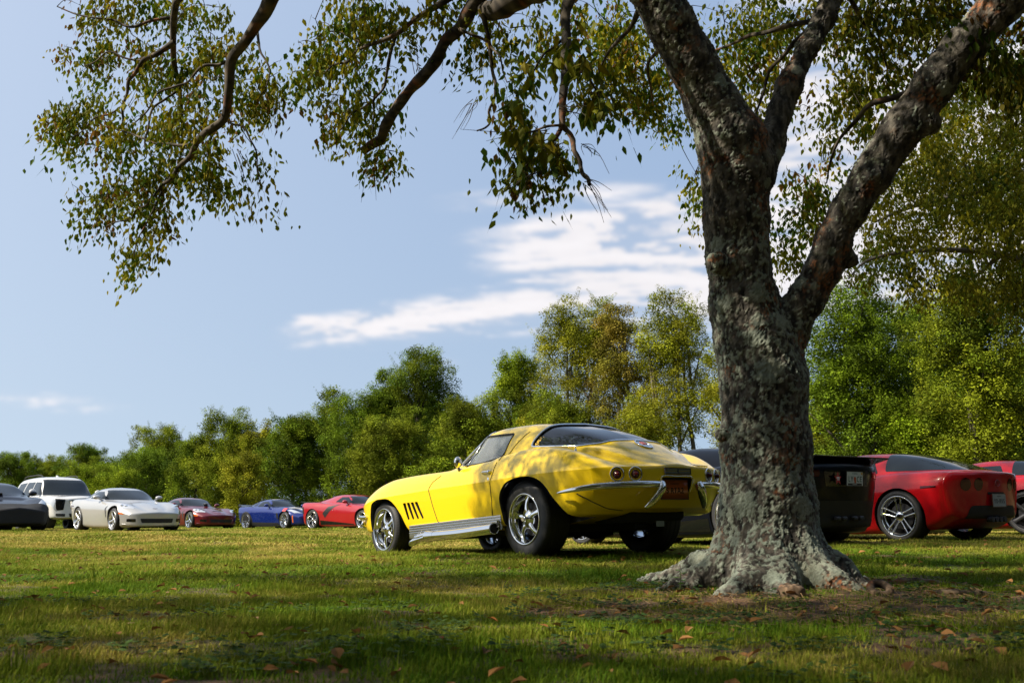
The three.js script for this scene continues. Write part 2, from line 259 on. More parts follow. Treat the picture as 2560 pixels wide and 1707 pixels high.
const RIM = {
  torque: { n: 5, lugs: .045, hub: .06, turn: .05, spoke: (R, f) => [spokeLoft([[.05, .034, f + .022, f + .075], [.075, .028, f + .018, f + .07], [.105, .021, f + .020, f + .062], [.135, .021, f + .026, f + .06], [.160, .027, f + .034, f + .062], [R - .022, .036, f + .042, f + .066]], 12)], cap: (f) => merge([latheZ([[.001, f - .012], [.022, f - .012], [.027, f - .006], [.027, f + .004], [.036, f + .008], [.046, f + .018], [.078, f + .03], [.086, f + .05], [.086, f + .07]], 36), cyl(.02, .02, .01, 6, 'z').translate(0, 0, f - .014)]) },
  five: { n: 5, hub: .05, turn: .3, spoke: (R, f) => [spokeLoft([[.04, .040, f + .03, f + .07], [R * .45, .034, f + .016, f + .055], [R * .8, .032, f + .008, f + .04], [R - .008, .042, f + .004, f + .03]], 8)], cap: (f) => latheZ([[.001, f + .012], [.03, f + .013], [.045, f + .02], [.07, f + .035], [.07, f + .07]], 30) },
  split: { n: 5, hub: .05, turn: .31, spoke: (R, f) => [-1, 1].map((s) => spokeLoft([[.05, .012, f + .03, f + .06, s * .026], [R * .5, .011, f + .02, f + .05, s * .030], [R - .006, .012, f + .006, f + .03, s * .040]], 8)), cap: (f) => merge([latheZ([[.001, f + .014], [.03, f + .015], [.045, f + .022], [.068, f + .032], [.068, f + .07]], 30)]) },
  fan: { n: 10, hub: .05, turn: .1, spoke: (R, f) => [spokeLoft([[.04, .012, f + .04, f + .07], [R * .5, .012, f + .022, f + .05, .006], [R - .006, .018, f + .006, f + .03, .012]], 6)], cap: (f) => latheZ([[.001, f + .02], [.03, f + .021], [.05, f + .03], [.055, f + .07]], 24) },
  wye: { n: 5, hub: .05, turn: .45, spoke: (R, f) => [spokeLoft([[.04, .020, f + .04, f + .07], [R * .55, .015, f + .018, f + .05]], 6), ...[-1, 1].map((s) => spokeLoft([[R * .5, .011, f + .02, f + .05, s * .006], [R - .006, .012, f + .006, f + .03, s * .085]], 6))], cap: (f) => latheZ([[.001, f + .02], [.03, f + .021], [.05, f + .03], [.055, f + .07]], 24) },
};
// ---------------------------------------------------------------- the yellow coupe
function textTexture(w, h, draw) { const c = document.createElement('canvas'); c.width = w; c.height = h; const x = c.getContext('2d'); draw(x, w, h); const t = new THREE.CanvasTexture(c); t.colorSpace = THREE.SRGBColorSpace; return t; }
function makePlate(name, parent, tex, w, h, frameMat, pos, rotY, tilt = 0, rough = .4) {
  const g = sub(name, parent); g.position.set(...pos); g.rotation.set(0, rotY, 0); const inner = new THREE.Group(); inner.name = 'plate_tilt';
  const face = part('plate_face', new THREE.PlaneGeometry(w, h).translate(0, 0, .0055), std(0xffffff, rough, 0, { map: tex }), g); face.rotation.x = tilt;
  const back = part('plate_frame', merge([box(w + .02, .012, .008, 0, h / 2 + .003, 0), box(w + .02, .012, .008, 0, -h / 2 - .003, 0), box(.012, h - .006, .008, w / 2 + .004, 0, 0), box(.012, h - .006, .008, -w / 2 - .004, 0, 0), box(w, h, .005, 0, 0, -.001)]), frameMat, g); back.rotation.x = tilt;
  return g;
}
{
  const yellow = paint(lin(.78, .54, .006), .40, { clearcoat: .9, specularIntensity: .4 }), paintIn = yellow;
  const L = table([
    [-1.07, .372, .60, .40, .69, .69, .76, .705, .63, .708, .4, .715],
    [-.98, .36, .64, .385, .74, .69, .80, .735, .65, .725, .42, .735],
    [-.85, .34, .67, .37, .79, .69, .84, .79, .67, .755, .44, .77],
    [-.6, .31, .70, .35, .83, .691, .87, .872, .69, .815, .47, .83],
    [-.3, .28, .70, .34, .845, .691, .882, .922, .705, .865, .5, .87],
    [0, .26, .70, .33, .85, .69, .885, .935, .715, .88, .5, .88],
    [.3, .25, .70, .335, .845, .685, .880, .918, .73, .87, .5, .87],
    [.55, .25, .70, .345, .838, .681, .873, .880, .742, .86, .5, .86],
    [.9, .25, .70, .345, .832, .677, .866, .862, .750, .85, .5, .86],
    [1.4, .25, .70, .342, .832, .672, .862, .845, .742, .835, .5, .86],
    [1.9, .25, .70, .33, .836, .662, .866, .852, .715, .81, .44, .85],
    [2.3, .25, .70, .32, .842, .650, .872, .845, .70, .79, .42, .83],
    [2.6, .26, .70, .32, .835, .638, .865, .812, .69, .76, .42, .79],
    [2.95, .28, .68, .34, .80, .606, .838, .742, .67, .70, .4, .72],
    [3.15, .30, .64, .36, .75, .592, .795, .685, .64, .655, .38, .67],
    [3.3, .36, .58, .42, .68, .585, .73, .635, .60, .615, .35, .62],
    [3.36, .42, .54, .46, .64, .58, .69, .60, .58, .595, .33, .60]]);
  const G = table([
    [1.62, .84, .55, .82, .64], [1.47, .925, .555, .895, .70], [1.25, 1.075, .552, 1.025, .722], [1.08, 1.165, .548, 1.112, .726], [.92, 1.212, .540, 1.158, .726], [.7, 1.235, .535, 1.172, .724], [.4, 1.230, .525, 1.160, .718],
    [.1, 1.195, .500, 1.120, .702], [-.2, 1.126, .455, 1.054, .664], [-.4, 1.062, .41, .99, .60], [-.6, .976, .36, .92, .53], [-.8, .875, .28, .845, .43], [-1.0, .762, .16, .745, .28], [-1.07, .715, .1, .70, .2]]);
  const deform = ([u, y, z]) => {
    const a = Math.abs(z); let x = u;
    const tr = clamp((-.25 - u) / .82); x += .24 * tr * tr * Math.pow(a / .8, 2.4);
    x += .16 * clamp((-.8 - u) / .27) * Math.pow(clamp((.60 - y) / .25), 1.4);
    const tf = clamp((u - 2.3) / 1.06); x -= .30 * tf * tf * Math.pow(a / .78, 2.3);
    x -= .34 * Math.min(1.2, (a / .7) ** 2) * sstep(.72, 1.3, u) * sstep(.80, .90, y) * (1 - sstep(1.75, 2.1, u));
    return [x, y, z];
  };
  const solid = loft({ L, G, deform, cy: .56, k: .06, bulge: .014, N: 110, NC: 46, belt: .885, fatRear: .012, fatFront: .03 });
  const inner = swollen(solid, -.030), glassSolid = swollen(solid, -.010), skin = swollen(solid, .0015);
  const cabin = csg.evaluate(brush(inner), brush(box(2.02, .80, 1.7, .42, .80, 0)), INTERSECTION);
  const archF = [[2.725, .10], [2.71, .46], [2.665, .60, .05], [2.52, .640, .06], [2.26, .636, .08], [2.12, .555, .08], [2.02, .45], [1.87, .22], [1.87, .10]];
  const archR = [[.25, .10], [.245, .38], [.27, .49, .05], [.25, .57, .06], [.165, .648, .06], [-.02, .688, .10], [-.24, .680, .10], [-.385, .615, .10], [-.48, .49, .05], [-.65, .31, .04], [-.65, .10]];
  const doorWin = [[1.09, .874], [.925, 1.146], [.412, 1.124, .025], [.395, .93, .06], [.475, .870, .04]];
  const backWin = [[.065, .962, .05], [.065, 1.36], [-.22, 1.36], [-.30, 1.17], [-.39, 1.08], [-.62, 1.0, .05], [-.59, .945, .05], [-.48, .918, .03]];
  const front = [[-.66, .875], [-.50, 1.185], [.50, 1.185], [.66, .875]];
  const vents = []; for (let i = 0; i < 4; i++) { const t0 = .690 + i * .076, t1 = t0 + .054, b0 = -.098 + .014 * i; for (const s of [-1, 1]) vents.push(sidePrism([[1.0 + t0, .572], [1.0 + t1, .571], [1.0 + t1 + b0 - .012, .415], [1.0 + t1 + b0 - .028, .398], [1.0 + t0 + b0 + .004, .412]], s > 0 ? .79 : -.93, s > 0 ? .93 : -.79, .004)); }
  const cut = carve(solid, [cabin.geometry.clone(), sidePrism(archF, -1.1, -.56), sidePrism(archF, .56, 1.1), sidePrism(archR, -1.1, -.52), sidePrism(archR, .52, 1.1), sidePrism(doorWin, -1.1, 1.1), sidePrism(backWin, -1, 1), frontPrism(front, .72, 1.8), ...vents,
    frontPrism([[-.175, .617, .02], [.175, .617, .02], [.165, .44, .03], [-.165, .44, .03]], -1.3, -1.02)]);
  const car = base('sports_coupe'); car.position.set(.75909, -.48387 + EYE, -9.16135);
  car.quaternion.setFromRotationMatrix(new THREE.Matrix4().makeBasis(V(-.58678, -.05634, -.80778), V(-.03311, .99841, -.04558), V(.80907, 0, -.58772)));
  tag(car, 'bright yellow vintage fastback coupe with chrome side pipes, parked beside the lichen-covered tree trunk', 'car');
  part('body', faces(cut, M0), yellow, car);
  const cuts = faces(cut, M1);
  part('wheel_well', keep(cuts, (x, y, z) => y < .70 && (Math.abs(z) > .5) && (x < .3 || x > 1.86)), wellMat, car);
  part('cabin_lining', keep(cuts, (x, y, z) => !(y < .70 && Math.abs(z) > .5 && (x < .3 || x > 1.86)) && !(x < -.95)), cabinMat, car);
  part('plate_recess', keep(cuts, (x, y, z) => x < -.95), std(lin(.03, .026, .02), .5), car);
  // glass
  const clear = phys(lin(.86, .92, .92), .015, { transmission: .86, thickness: 0, ior: 1.7 });
  const tint = phys(lin(.22, .25, .27), .015, { transmission: 1, thickness: 0, ior: 1.52 });
  const dw = patch(glassSolid, sidePrism(doorWin, -1.1, 1.1));
  const dl = keep(dw, (x, y, z, nx, ny, nz) => z < 0 && nz < -.3), dr = keep(dw, (x, y, z, nx, ny, nz) => z > 0 && nz > .3);
  const split = (x, y) => x > lerp(.958, .895, (y - .87) / .28);
  part('vent_window', keep(dl, (x, y) => split(x, y)), clear, car); part('door_window', keep(dl, (x, y) => !split(x, y)), clear, car);
  part('door_window', dr, clear, car);
  const bw = keep(patch(glassSolid, sidePrism(backWin, -1, 1)), (x, y, z, nx, ny) => ny > -.2), ws = keep(patch(glassSolid, frontPrism(front, .72, 1.8)), (x, y, z, nx, ny) => ny > 0 && nx > .1);
  part('rear_window', bw, tint, car); part('windshield', ws, clear, car);
  const chromeTrim = (g, r, n) => trim(g, r, chrome, n, car);
  const outer = keep(patch(swollen(solid, .002), sidePrism(backWin, -1, 1)), (x, y, z, nx, ny) => ny > -.2); chromeTrim(outer, .010, 'rear_window_trim');
  const od = patch(swollen(solid, .000), sidePrism(doorWin, -1.1, 1.1)); const odl = keep(od, (x, y, z, nx, ny, nz) => z < 0 && nz < -.3), odr = keep(od, (x, y, z, nx, ny, nz) => z > 0 && nz > .3);
  trim(odl, .008, blackTrim, 'window_seal', car); trim(odr, .008, blackTrim, 'window_seal', car); chromeTrim(keep(patch(swollen(solid, .001), frontPrism(front, .72, 1.8)), (x, y, z, nx, ny) => ny > 0 && nx > .1), .009, 'windshield_trim');
  // lines that follow the skin: a ray onto the solid
  const sp = solid.toNonIndexed().attributes.position.array;
  const ray = new THREE.Ray(), A = V(), B = V(), C = V(), hitp = V();
  function hit(ox, oy, oz, dx, dy, dz) { ray.origin.set(ox, oy, oz); ray.direction.set(dx, dy, dz).normalize(); let best = null, bd = 1e9; for (let i = 0; i < sp.length; i += 9) { A.set(sp[i], sp[i + 1], sp[i + 2]); B.set(sp[i + 3], sp[i + 4], sp[i + 5]); C.set(sp[i + 6], sp[i + 7], sp[i + 8]); if (ray.intersectTriangle(A, B, C, false, hitp)) { const d = hitp.distanceToSquared(ray.origin); if (d < bd) { bd = d; best = hitp.clone(); } } } return best; }
  const sideAt = (x, y, s = -1) => hit(x, y, s * 2, 0, 0, -s), topAt = (x, z) => hit(x, 3, z, 0, -1, 0), backAt = (y, z) => hit(-3, y, z, 1, 0, 0);
  const seamMat = std(lin(.03, .02, .004), .8);
  const seam = (pts, f) => { const q = []; for (let i = 0; i < pts.length - 1; i++) for (let t = 0; t < 6; t++) { const h = f(lerp(pts[i][0], pts[i + 1][0], t / 6), lerp(pts[i][1], pts[i + 1][1], t / 6)); if (h) q.push(h); } const e = f(...pts[pts.length - 1]); if (e) q.push(e); if (q.length > 2) part('panel_seam', tube(q, .0046, 6, q.length * 2), seamMat, car); };
  for (const s of [-1, 1]) {
    seam([[1.31, .80], [1.42, .745], [1.462, .69], [1.46, .66], [1.41, .52], [1.345, .36], [1.30, .350], [.80, .362], [.40, .372], [.385, .50], [.384, .66], [.36, .75], [.36, .85]], (x, y) => sideAt(x, y, s));
    seam([[.34, .86], [.32, .93], [.27, 1.03], [.22, 1.12]], (x, y) => sideAt(x, y, s));
  }
  seam([[-.75, .50], [-.80, .46], [-.84, .41], [-.86, .36]].map(([x, y]) => [x, y]), (x, y) => sideAt(x + .02, y, -1));
  // rocker mouldings and side pipes
  const ribbed = [];
  for (const s of [-1, 1]) {
    const zz = s * .838, g = [];
    for (let i = 0; i < 4; i++) g.push(box(1.60, .021, .028, 0, .045 - i * .0225, 0, .006)); g.push(box(1.60, .045, .022, 0, -.052, 0, .006));
    const m = part('rocker_panel', merge(g), brushed.clone(), car); m.material.roughness = .16; m.position.set(1.07, .305, zz); m.rotation.z = -.022;
    const p = part('side_pipe', merge([tube([V(1.36, .228, s * .875), V(.9, .236, s * .878), V(.32, .262, s * .892)], .047, 20, 24), tube([V(1.78, .20, s * .80), V(1.80, .165, s * .86), V(1.73, .180, s * .893), V(1.52, .215, s * .885), V(1.34, .23, s * .877)], .029, 14, 30), tube([V(1.70, .25, s * .80), V(1.71, .225, s * .86), V(1.63, .222, s * .893), V(1.50, .24, s * .883), V(1.34, .245, s * .877)], .027, 14, 30), tube([V(1.46, .226, s * .882), V(1.38, .228, s * .877), V(1.33, .229, s * .875)], (t) => lerp(.058, .048, t), 18, 10)]), chrome, car);
    const end = sub('pipe_end', car); end.position.set(.318, .262, s * .893); end.rotation.y = s * .10;
    part('pipe_lip', new THREE.TorusGeometry(.047, .006, 8, 28).rotateY(Math.PI / 2), chrome, end); part('pipe_bore', cyl(.044, .044, .006, 24, 'x').translate(.004, 0, 0), wellMat, end);
    part('pipe_bracket', box(.02, .06, .10, .30, .30, s * .83), brushed, car);
  }
  // bumpers
  function sweep(pts, prof, seg = 40) { // pts: [x, y, z, height, depth]
    const c = new THREE.CatmullRomCurve3(pts.map((p) => V(p[0], p[1], p[2])), false, 'centripetal'), P = [], I = [], n = 14;
    for (let i = 0; i <= seg; i++) { const t = i / seg, o = c.getPoint(t), d = c.getTangent(t), f = t * (pts.length - 1), k = Math.min(pts.length - 2, Math.floor(f)), q = f - k, hh = lerp(pts[k][3], pts[k + 1][3], q), dd = lerp(pts[k][4], pts[k + 1][4], q); const up = Math.abs(d.y) > .6 ? V(-1, .2, 0) : V(0, 1, 0); const side = d.clone().cross(up).normalize(); const u2 = side.clone().cross(d).normalize(); for (let j = 0; j < n; j++) { const a = j / n * 2 * Math.PI, cs = Math.cos(a), sn = Math.sin(a); const cc = Math.sign(cs) * Math.abs(cs) ** .75, ss = Math.sign(sn) * Math.abs(sn) ** .75; P.push(o.x + side.x * cc * dd + u2.x * ss * hh, o.y + side.y * cc * dd + u2.y * ss * hh, o.z + side.z * cc * dd + u2.z * ss * hh); } }
    for (let i = 0; i < seg; i++) for (let j = 0; j < n; j++) { const a = i * n + j, b = i * n + (j + 1) % n; I.push(a, b, a + n, b, b + n, a + n); }
    for (const e of [0, seg]) for (let j = 1; j < n - 1; j++) I.push(...(e ? [e * n, e * n + j, e * n + j + 1] : [0, j + 1, j]));
    const g = new THREE.BufferGeometry(); g.setAttribute('position', new THREE.Float32BufferAttribute(P, 3)); g.setIndex(I); g.computeVertexNormals(); return g;
  }
  for (const s of [-1, 1]) {
    const b = sub('rear_bumper', car);
    part('bumper_blade', sweep([[-1.105, .556, s * .20, .024, .022], [-1.095, .558, s * .34, .026, .022], [-1.055, .556, s * .48, .027, .022], [-.985, .553, s * .63, .027, .022], [-.90, .545, s * .775, .026, .022], [-.80, .531, s * .862, .021, .016], [-.66, .517, s * .902, .012, .008], [-.60, .513, s * .902, .004, .003]]), chrome, b);
    part('bumper_guard', sweep([[-1.100, .572, s * .212, .034, .028], [-1.112, .53, s * .224, .038, .034], [-1.098, .47, s * .262, .036, .034], [-1.065, .41, s * .308, .028, .028], [-1.03, .372, s * .340, .014, .014]], null, 24), chrome, b);
    const f = sub('front_bumper', car);
    part('bumper_blade', sweep([[3.40, .475, s * .16, .026, .018], [3.36, .475, s * .4, .026, .018], [3.20, .475, s * .66, .026, .018], [3.02, .472, s * .80, .024, .016], [2.86, .47, s * .842, .015, .010], [2.80, .47, s * .84, .005, .004]]), chrome, f);
    const pl = sub('parking_lamp', car); pl.position.set(3.06, .40, s * .72); part('lamp_glass', new THREE.SphereGeometry(.045, 16, 12).scale(.6, 1, 1), chrome, pl);
  }
  // lamps in the tail panel
  for (const [z0] of [[-.575], [-.425], [.425], [.575]]) {
    const h = backAt(.642, z0), h2 = backAt(.642, z0 - .03), h3 = backAt(.642, z0 + .03), t = sub('tail_lamp', car); t.position.copy(h).add(V(-.004, 0, 0)); t.rotation.y = Math.atan2(h3.x - h2.x, h3.z - h2.z);
    part('bezel', new THREE.TorusGeometry(.056, .0065, 10, 36).rotateY(Math.PI / 2), chrome, t);
    part('lens', latheZ([[.001, -.030], [.016, -.028], [.022, -.008], [.04, .006], [.053, .004], [.056, -.004]].map(([r, z]) => [r, z]), 32).rotateY(Math.PI / 2), lampRed, t);
    part('lens_center', new THREE.SphereGeometry(.017, 16, 10).translate(-.018, 0, 0), phys(lin(.11, .002, .003), .08), t);
  }
  { const b = sub('backup_lamp', car), h = backAt(.668, 0), x = h.x - .006; part('lamp_frame', merge([box(.012, .008, .30, x, .690, 0), box(.012, .008, .30, x, .645, 0), box(.012, .04, .008, x, .6675, .146), box(.012, .04, .008, x, .6675, -.146), box(.012, .04, .012, x, .6675, 0)]), darkMetal, b);
    for (const s of [-1, 1]) part('lens', merge([box(.008, .016, .132, x, .678, s * .073), box(.008, .016, .132, x, .657, s * .073)]), phys(lin(.16, .155, .12), .2, { clearcoat: 1 }), b); }
  // the number plate sits in its recess, printed on an orange sunset ground
  const tex = textTexture(512, 256, (c, w, h) => { const g = c.createLinearGradient(0, 0, 0, h); g.addColorStop(0, '#8a3a12'); g.addColorStop(.45, '#a04a1c'); g.addColorStop(.62, '#c98a62'); g.addColorStop(.75, '#8c4414'); g.addColorStop(1, '#6a300c'); c.fillStyle = g; c.fillRect(0, 0, w, h); c.fillStyle = '#1b1412'; c.font = 'bold 34px sans-serif'; c.textAlign = 'center'; c.fillText('TENNESSEE', w / 2, 62); c.font = 'bold 112px sans-serif'; c.fillText('S RTA2', w / 2, 182); });
  makePlate('license_plate', car, tex, .30, .15, std(lin(.10, .05, .03), .3, .6), [-1.035, .520, 0], -Math.PI / 2, 0, .12);
  part('recess_trim', tube([[.50, .184], [.55, .184], [.605, .184], [.624, .168], [.626, 0], [.624, -.168], [.605, -.184], [.55, -.184], [.50, -.184]].map(([y, z]) => backAt(y, z).add(V(-.001, 0, 0))), .0045, 6, 60), chrome, car);
  // fuel filler on the spine, deck script, aerial socket
  { const h = topAt(-.70, 0), h2 = topAt(-.62, 0), f = sub('fuel_filler', car); f.position.copy(h); f.rotation.z = Math.atan2(h2.y - h.y, h2.x - h.x); part('filler_ring', new THREE.TorusGeometry(.088, .008, 8, 40).rotateX(Math.PI / 2).scale(1, .7, .82).translate(0, .004, 0), chrome, f); part('filler_lid', latheZ([[.001, .006], [.03, .007], [.06, .004], [.086, .001]], 36).rotateX(-Math.PI / 2).scale(1, 1, .82), brushed, f); part('crossed_flags', merge([box(.055, .004, .02, .01, .009, -.012), box(.055, .004, .02, .01, .0092, .014)]), std(lin(.5, .12, .10), .4), f); }
  { const pts = []; for (let i = 0; i <= 26; i++) { const t = i / 26; pts.push(topAt(-.90 + .010 * Math.sin(t * 38) * (1 - t * .3), .36 + t * .20)  .add(V(0, .002, 0))); } part('deck_script', tube(pts, .003, 5, 100), darkMetal, car); }
  { const h = topAt(-.50, -.60); const g = sub('antenna', car); g.position.copy(h); part('antenna_base', cyl(.009, .014, .02, 12).translate(0, .008, 0), chrome, g); part('antenna_tip', cyl(.002, .005, .045, 8).translate(0, .038, 0), chrome, g); }
  // mirror, handle, lock
  { const m = sub('side_mirror', car); m.position.set(1.0, .905, -.812); m.scale.setScalar(.82); const shell = new THREE.SphereGeometry(.062, 24, 16).scale(.62, 1.05, .80); part('mirror_shell', shell, chrome, m); const r = part('mirror_glass', latheZ([[.001, 0], [.05, .001], [.053, -.004]], 28).rotateY(-Math.PI / 2).scale(1, 1.05, .8).translate(-.022, 0, 0), std(lin(.04, .04, .045), .05, .9), m); part('mirror_rim', new THREE.TorusGeometry(.053, .004, 8, 32).rotateY(Math.PI / 2).scale(1, 1.05, .8).translate(-.022, 0, 0), chrome, m); part('mirror_stalk', tube([V(.0, -.055, .004), V(-.006, -.085, .012), V(-.012, -.115, .030)], (t) => lerp(.014, .026, t), 10), chrome, m); }
  { const h = sideAt(.46, .765), d = sub('door_handle', car); d.position.copy(h).add(V(0, 0, -.012)); part('handle_bar', tube([V(.075, -.004, .006), V(.05, .004, -.012), V(.0, .004, -.018), V(-.035, .002, -.014)], (t) => lerp(.006, .010, t), 8), chrome, d); part('handle_button', merge([cyl(.017, .017, .03, 18, 'z').translate(-.045, 0, 0), new THREE.SphereGeometry(.016, 14, 10).scale(1, 1, .4).translate(-.045, 0, -.016)]), chrome, d); const l = sideAt(.415, .705); part('door_lock', merge([cyl(.013, .013, .01, 18, 'z').translate(l.x, l.y, l.z), box(.002, .010, .012, l.x, l.y, l.z)]), chrome, car); }
  // vent window post
  { const q = []; for (let i = 0; i <= 8; i++) q.push(sideAt(lerp(.958, .895, i / 8), lerp(.872, 1.150, i / 8)).add(V(0, 0, -.004))); part('vent_window_post', tube(q, .007, 8), chrome, car); const q2 = []; for (let i = 0; i <= 8; i++) q2.push(sideAt(lerp(1.09, .928, i / 8), lerp(.876, 1.142, i / 8)).add(V(0, .0, -.002))); part('vent_window_trim', tube(q2, .005, 6), chrome, car); const q3 = []; for (let i = 0; i <= 8; i++) q3.push(sideAt(lerp(1.085, .96, i / 8), .874).add(V(0, 0, -.002))); part('vent_window_trim', tube(q3, .005, 6), chrome, car); }
  // club sticker low in the corner of the back window
  { const stick = []; const put = (dx, dy, w, h, r = 0) => { const p = sideAt(.005 - dx, .995 + dy); const g = new THREE.PlaneGeometry(w, h).rotateZ(r).rotateY(Math.PI).rotateX(.42); stick.push(g.translate(p.x, p.y, p.z - .004)); };
    for (let i = -3; i <= 3; i++) { put(i * .011, -.036 + i * i * .0014, .010, .007, i * .22); } for (const i of [-1, 1]) put(i * .013, .052, .016, .006, -i * .4);
    put(0, .038, .03, .005); put(-.012, .028, .006, .014); put(.012, .028, .006, .014); put(0, .018, .052, .011); put(0, .004, .030, .012); put(-.016, -.006, .012, .008); put(.016, -.006, .012, .008); put(0, -.014, .040, .009); put(0, -.025, .010, .012);
    part('window_sticker', merge(stick), std(lin(.85, .52, .02), .5, 0, { side: THREE.DoubleSide }), car); }
  // cabin
  const seatMat = std(lin(.022, .022, .024), .55);
  for (const s of [-1, 1]) { const g = sub('seat', car); g.position.set(.72, .34, s * .36); part('seat_cushion', box(.50, .16, .46, .05, 0, 0, .05), seatMat, g); const b = part('seat_back', box(.15, .52, .44, 0, 0, 0, .06), seatMat, g); b.position.set(-.25, .26, 0); b.rotation.z = .22; const hr = part('head_rest', box(.08, .12, .20, 0, 0, 0, .035), seatMat, g); hr.position.set(-.345, .55, 0); }
  part('dashboard', merge([box(.26, .16, 1.24, 1.28, .78, 0, .05), box(.22, .10, .40, 1.24, .85, -.36, .045)]), seatMat, car);
  { const w = sub('steering_wheel', car); w.position.set(1.02, .80, -.36); w.rotation.set(0, 0, .32); part('wheel_rim', new THREE.TorusGeometry(.19, .012, 10, 44).rotateY(Math.PI / 2), blackTrim, w); part('wheel_spoke', merge([box(.012, .02, .36), box(.012, .18, .03, 0, -.09, 0), cyl(.05, .05, .03, 20, 'x')]), brushed, w); }
  part('interior_mirror', box(.02, .05, .18, 1.05, 1.10, 0, .01), seatMat, car);
  // running gear under the tail
  part('chassis', merge([box(2.9, .05, 1.16, 1.3, .235, 0), box(.5, .12, .66, -.58, .33, 0, .05), cyl(.055, .055, 1.1, 12, 'z').translate(0, .30, 0), new THREE.SphereGeometry(.16, 18, 12).translate(0, .30, 0), box(.06, .06, 1.24, -.22, .24, 0), cyl(.035, .035, .5, 10).rotateX(.5).translate(-.12, .38, .42), cyl(.035, .035, .5, 10).rotateX(-.5).translate(-.12, .38, -.42), box(.10, .05, 1.1, .42, .20, 0), box(.6, .06, .30, 1.1, .17, .1), box(.02, .04, .10, -.72, .235, -.12)]), wellMat, car);
  part('chassis_tag', box(.006, .045, .085, -.976, .245, -.13), std(lin(.18, .19, .15), .5), car);
  // wheels
  const rear = wheelKit(.335, .26, .2125, RIM.torque), frontW = wheelKit(.300, .225, .2125, RIM.torque), polish = std(lin(.84, .84, .84), .09, 1), spin = std(lin(.78, .78, .78), .14, 1);
  for (const s of [-1, 1]) { addWheel(car, rear, 0, .33, s * .665, [polish, spin, chrome], .2); addWheel(car, frontW, 2.489, .325, s * .685, [polish, spin, chrome], -.1); }
}
// ---------------------------------------------------------------- the other parked cars
const circ = (x, y, r, r0 = 18) => { const p = []; for (let i = 0; i < r0; i++) { const a = i / r0 * 2 * Math.PI; p.push([x + Math.cos(a) * r, y + Math.sin(a) * r]); } return p; };
function bend(spec) { const { nose, tail, wsh } = spec; return ([u, y, z]) => { const a = Math.abs(z); let x = u; const f = clamp((u - nose[0]) / nose[1]); x -= nose[2] * f * f * Math.pow(a / .9, 2.2); const t = clamp((tail[0] - u) / tail[1]); x += tail[2] * t * t * Math.pow(a / .9, 2.6); if (tail[3]) x += tail[3] * t * clamp((.8 - y) / .5); if (nose[3]) x -= nose[3] * f * f * clamp((y - .3) / .4); if (wsh) x -= wsh[2] * Math.min(1.15, (a / .7) ** 2) * sstep(wsh[0] - .8, wsh[0], u) * sstep(spec.belt - .09, spec.belt + .02, y) * (1 - sstep(wsh[0] + .35, wsh[0] + .7, u)); return [x, y, z]; }; }
function model(spec) {
  if (spec.wb < 2.9) spec.L = spec.L.map((r) => [r[0], Math.max(.10, r[1] - .055), r[2], r[3] - .03, ...r.slice(4)]);
  const solid = loft({ ...spec, L: table(spec.L), G: table(spec.G), deform: bend(spec) }), cache = {}, at2 = (o) => cache[o] ??= swollen(solid, o);
  const w = spec.wheel, cut = [];
  for (const [x, r] of [[0, w.arch ?? w.R + .045], [spec.wb, w.arch ?? w.R + .045]]) for (const s of [-1, 1]) cut.push(sidePrism(circ(x, w.R + .01, r, 26), s > 0 ? w.in : -1.3, s > 0 ? 1.3 : -w.in, .02, 3));
  const b = carve(solid, cut), out = { parts: [['body', faces(b, M0), 'paint'], ['wheel_well', faces(b, M1), 'well']], spec };
  for (const [name, prism, off, mat, test] of spec.patches) { let g = patch(at2(off), prism); if (test) g = keep(g, test); if (g.attributes.position.count) out.parts.push([name, g, mat, prism]); }
  for (const [name, g, mat] of spec.extra ?? []) out.parts.push([name, g, mat]);
  out.kit = wheelKit(w.R, w.w, w.rim, RIM[w.kind]); out.rearKit = w.R2 ? wheelKit(w.R2, w.w2, w.rim2, RIM[w.kind]) : out.kit;
  return out;
}
const MATS = { well: wellMat, glass: glassDark, black: std(lin(.005, .005, .006), .55), gloss: phys(lin(.005, .005, .006), .15, { clearcoat: .4 }), lampglass: phys(lin(.55, .57, .60), .04, { clearcoat: 1, metalness: .35 }), lens: phys(lin(.95, .97, 1), .03, { metalness: .9 }), red: lampRed, amber, chrome, silver: brushed, white: phys(lin(.72, .72, .70), .35, { clearcoat: 1 }), redstripe: phys(lin(.55, .03, .03), .35, { clearcoat: 1 }), darkgrey: std(lin(.035, .035, .04), .5), cloth: std(lin(.010, .011, .014), .85), paper: std(lin(.75, .74, .70), .8) };
function ground(g, x, z, yaw, wb, track = .8) {   // stand a car on the grass: yaw 0 faces +x
  const f = V(Math.cos(yaw), 0, -Math.sin(yaw)), r = V(Math.sin(yaw), 0, Math.cos(yaw)), h = (a, b) => H(x + f.x * a + r.x * b, z + f.z * a + r.z * b);
  const rr = h(0, track), rl = h(0, -track), fr = h(wb, track), fl = h(wb, -track), hy = (rr + rl) / 2;
  const X = f.clone().setY(((fr + fl) - (rr + rl)) / 2 / wb).normalize(), Z = r.clone().setY(((rr + fr) - (rl + fl)) / 2 / (2 * track)); const Y = Z.clone().cross(X).normalize(); Z.copy(X).cross(Y);
  g.position.set(x, hy, z); g.quaternion.setFromRotationMatrix(new THREE.Matrix4().makeBasis(X, Y, Z)); return g;
}
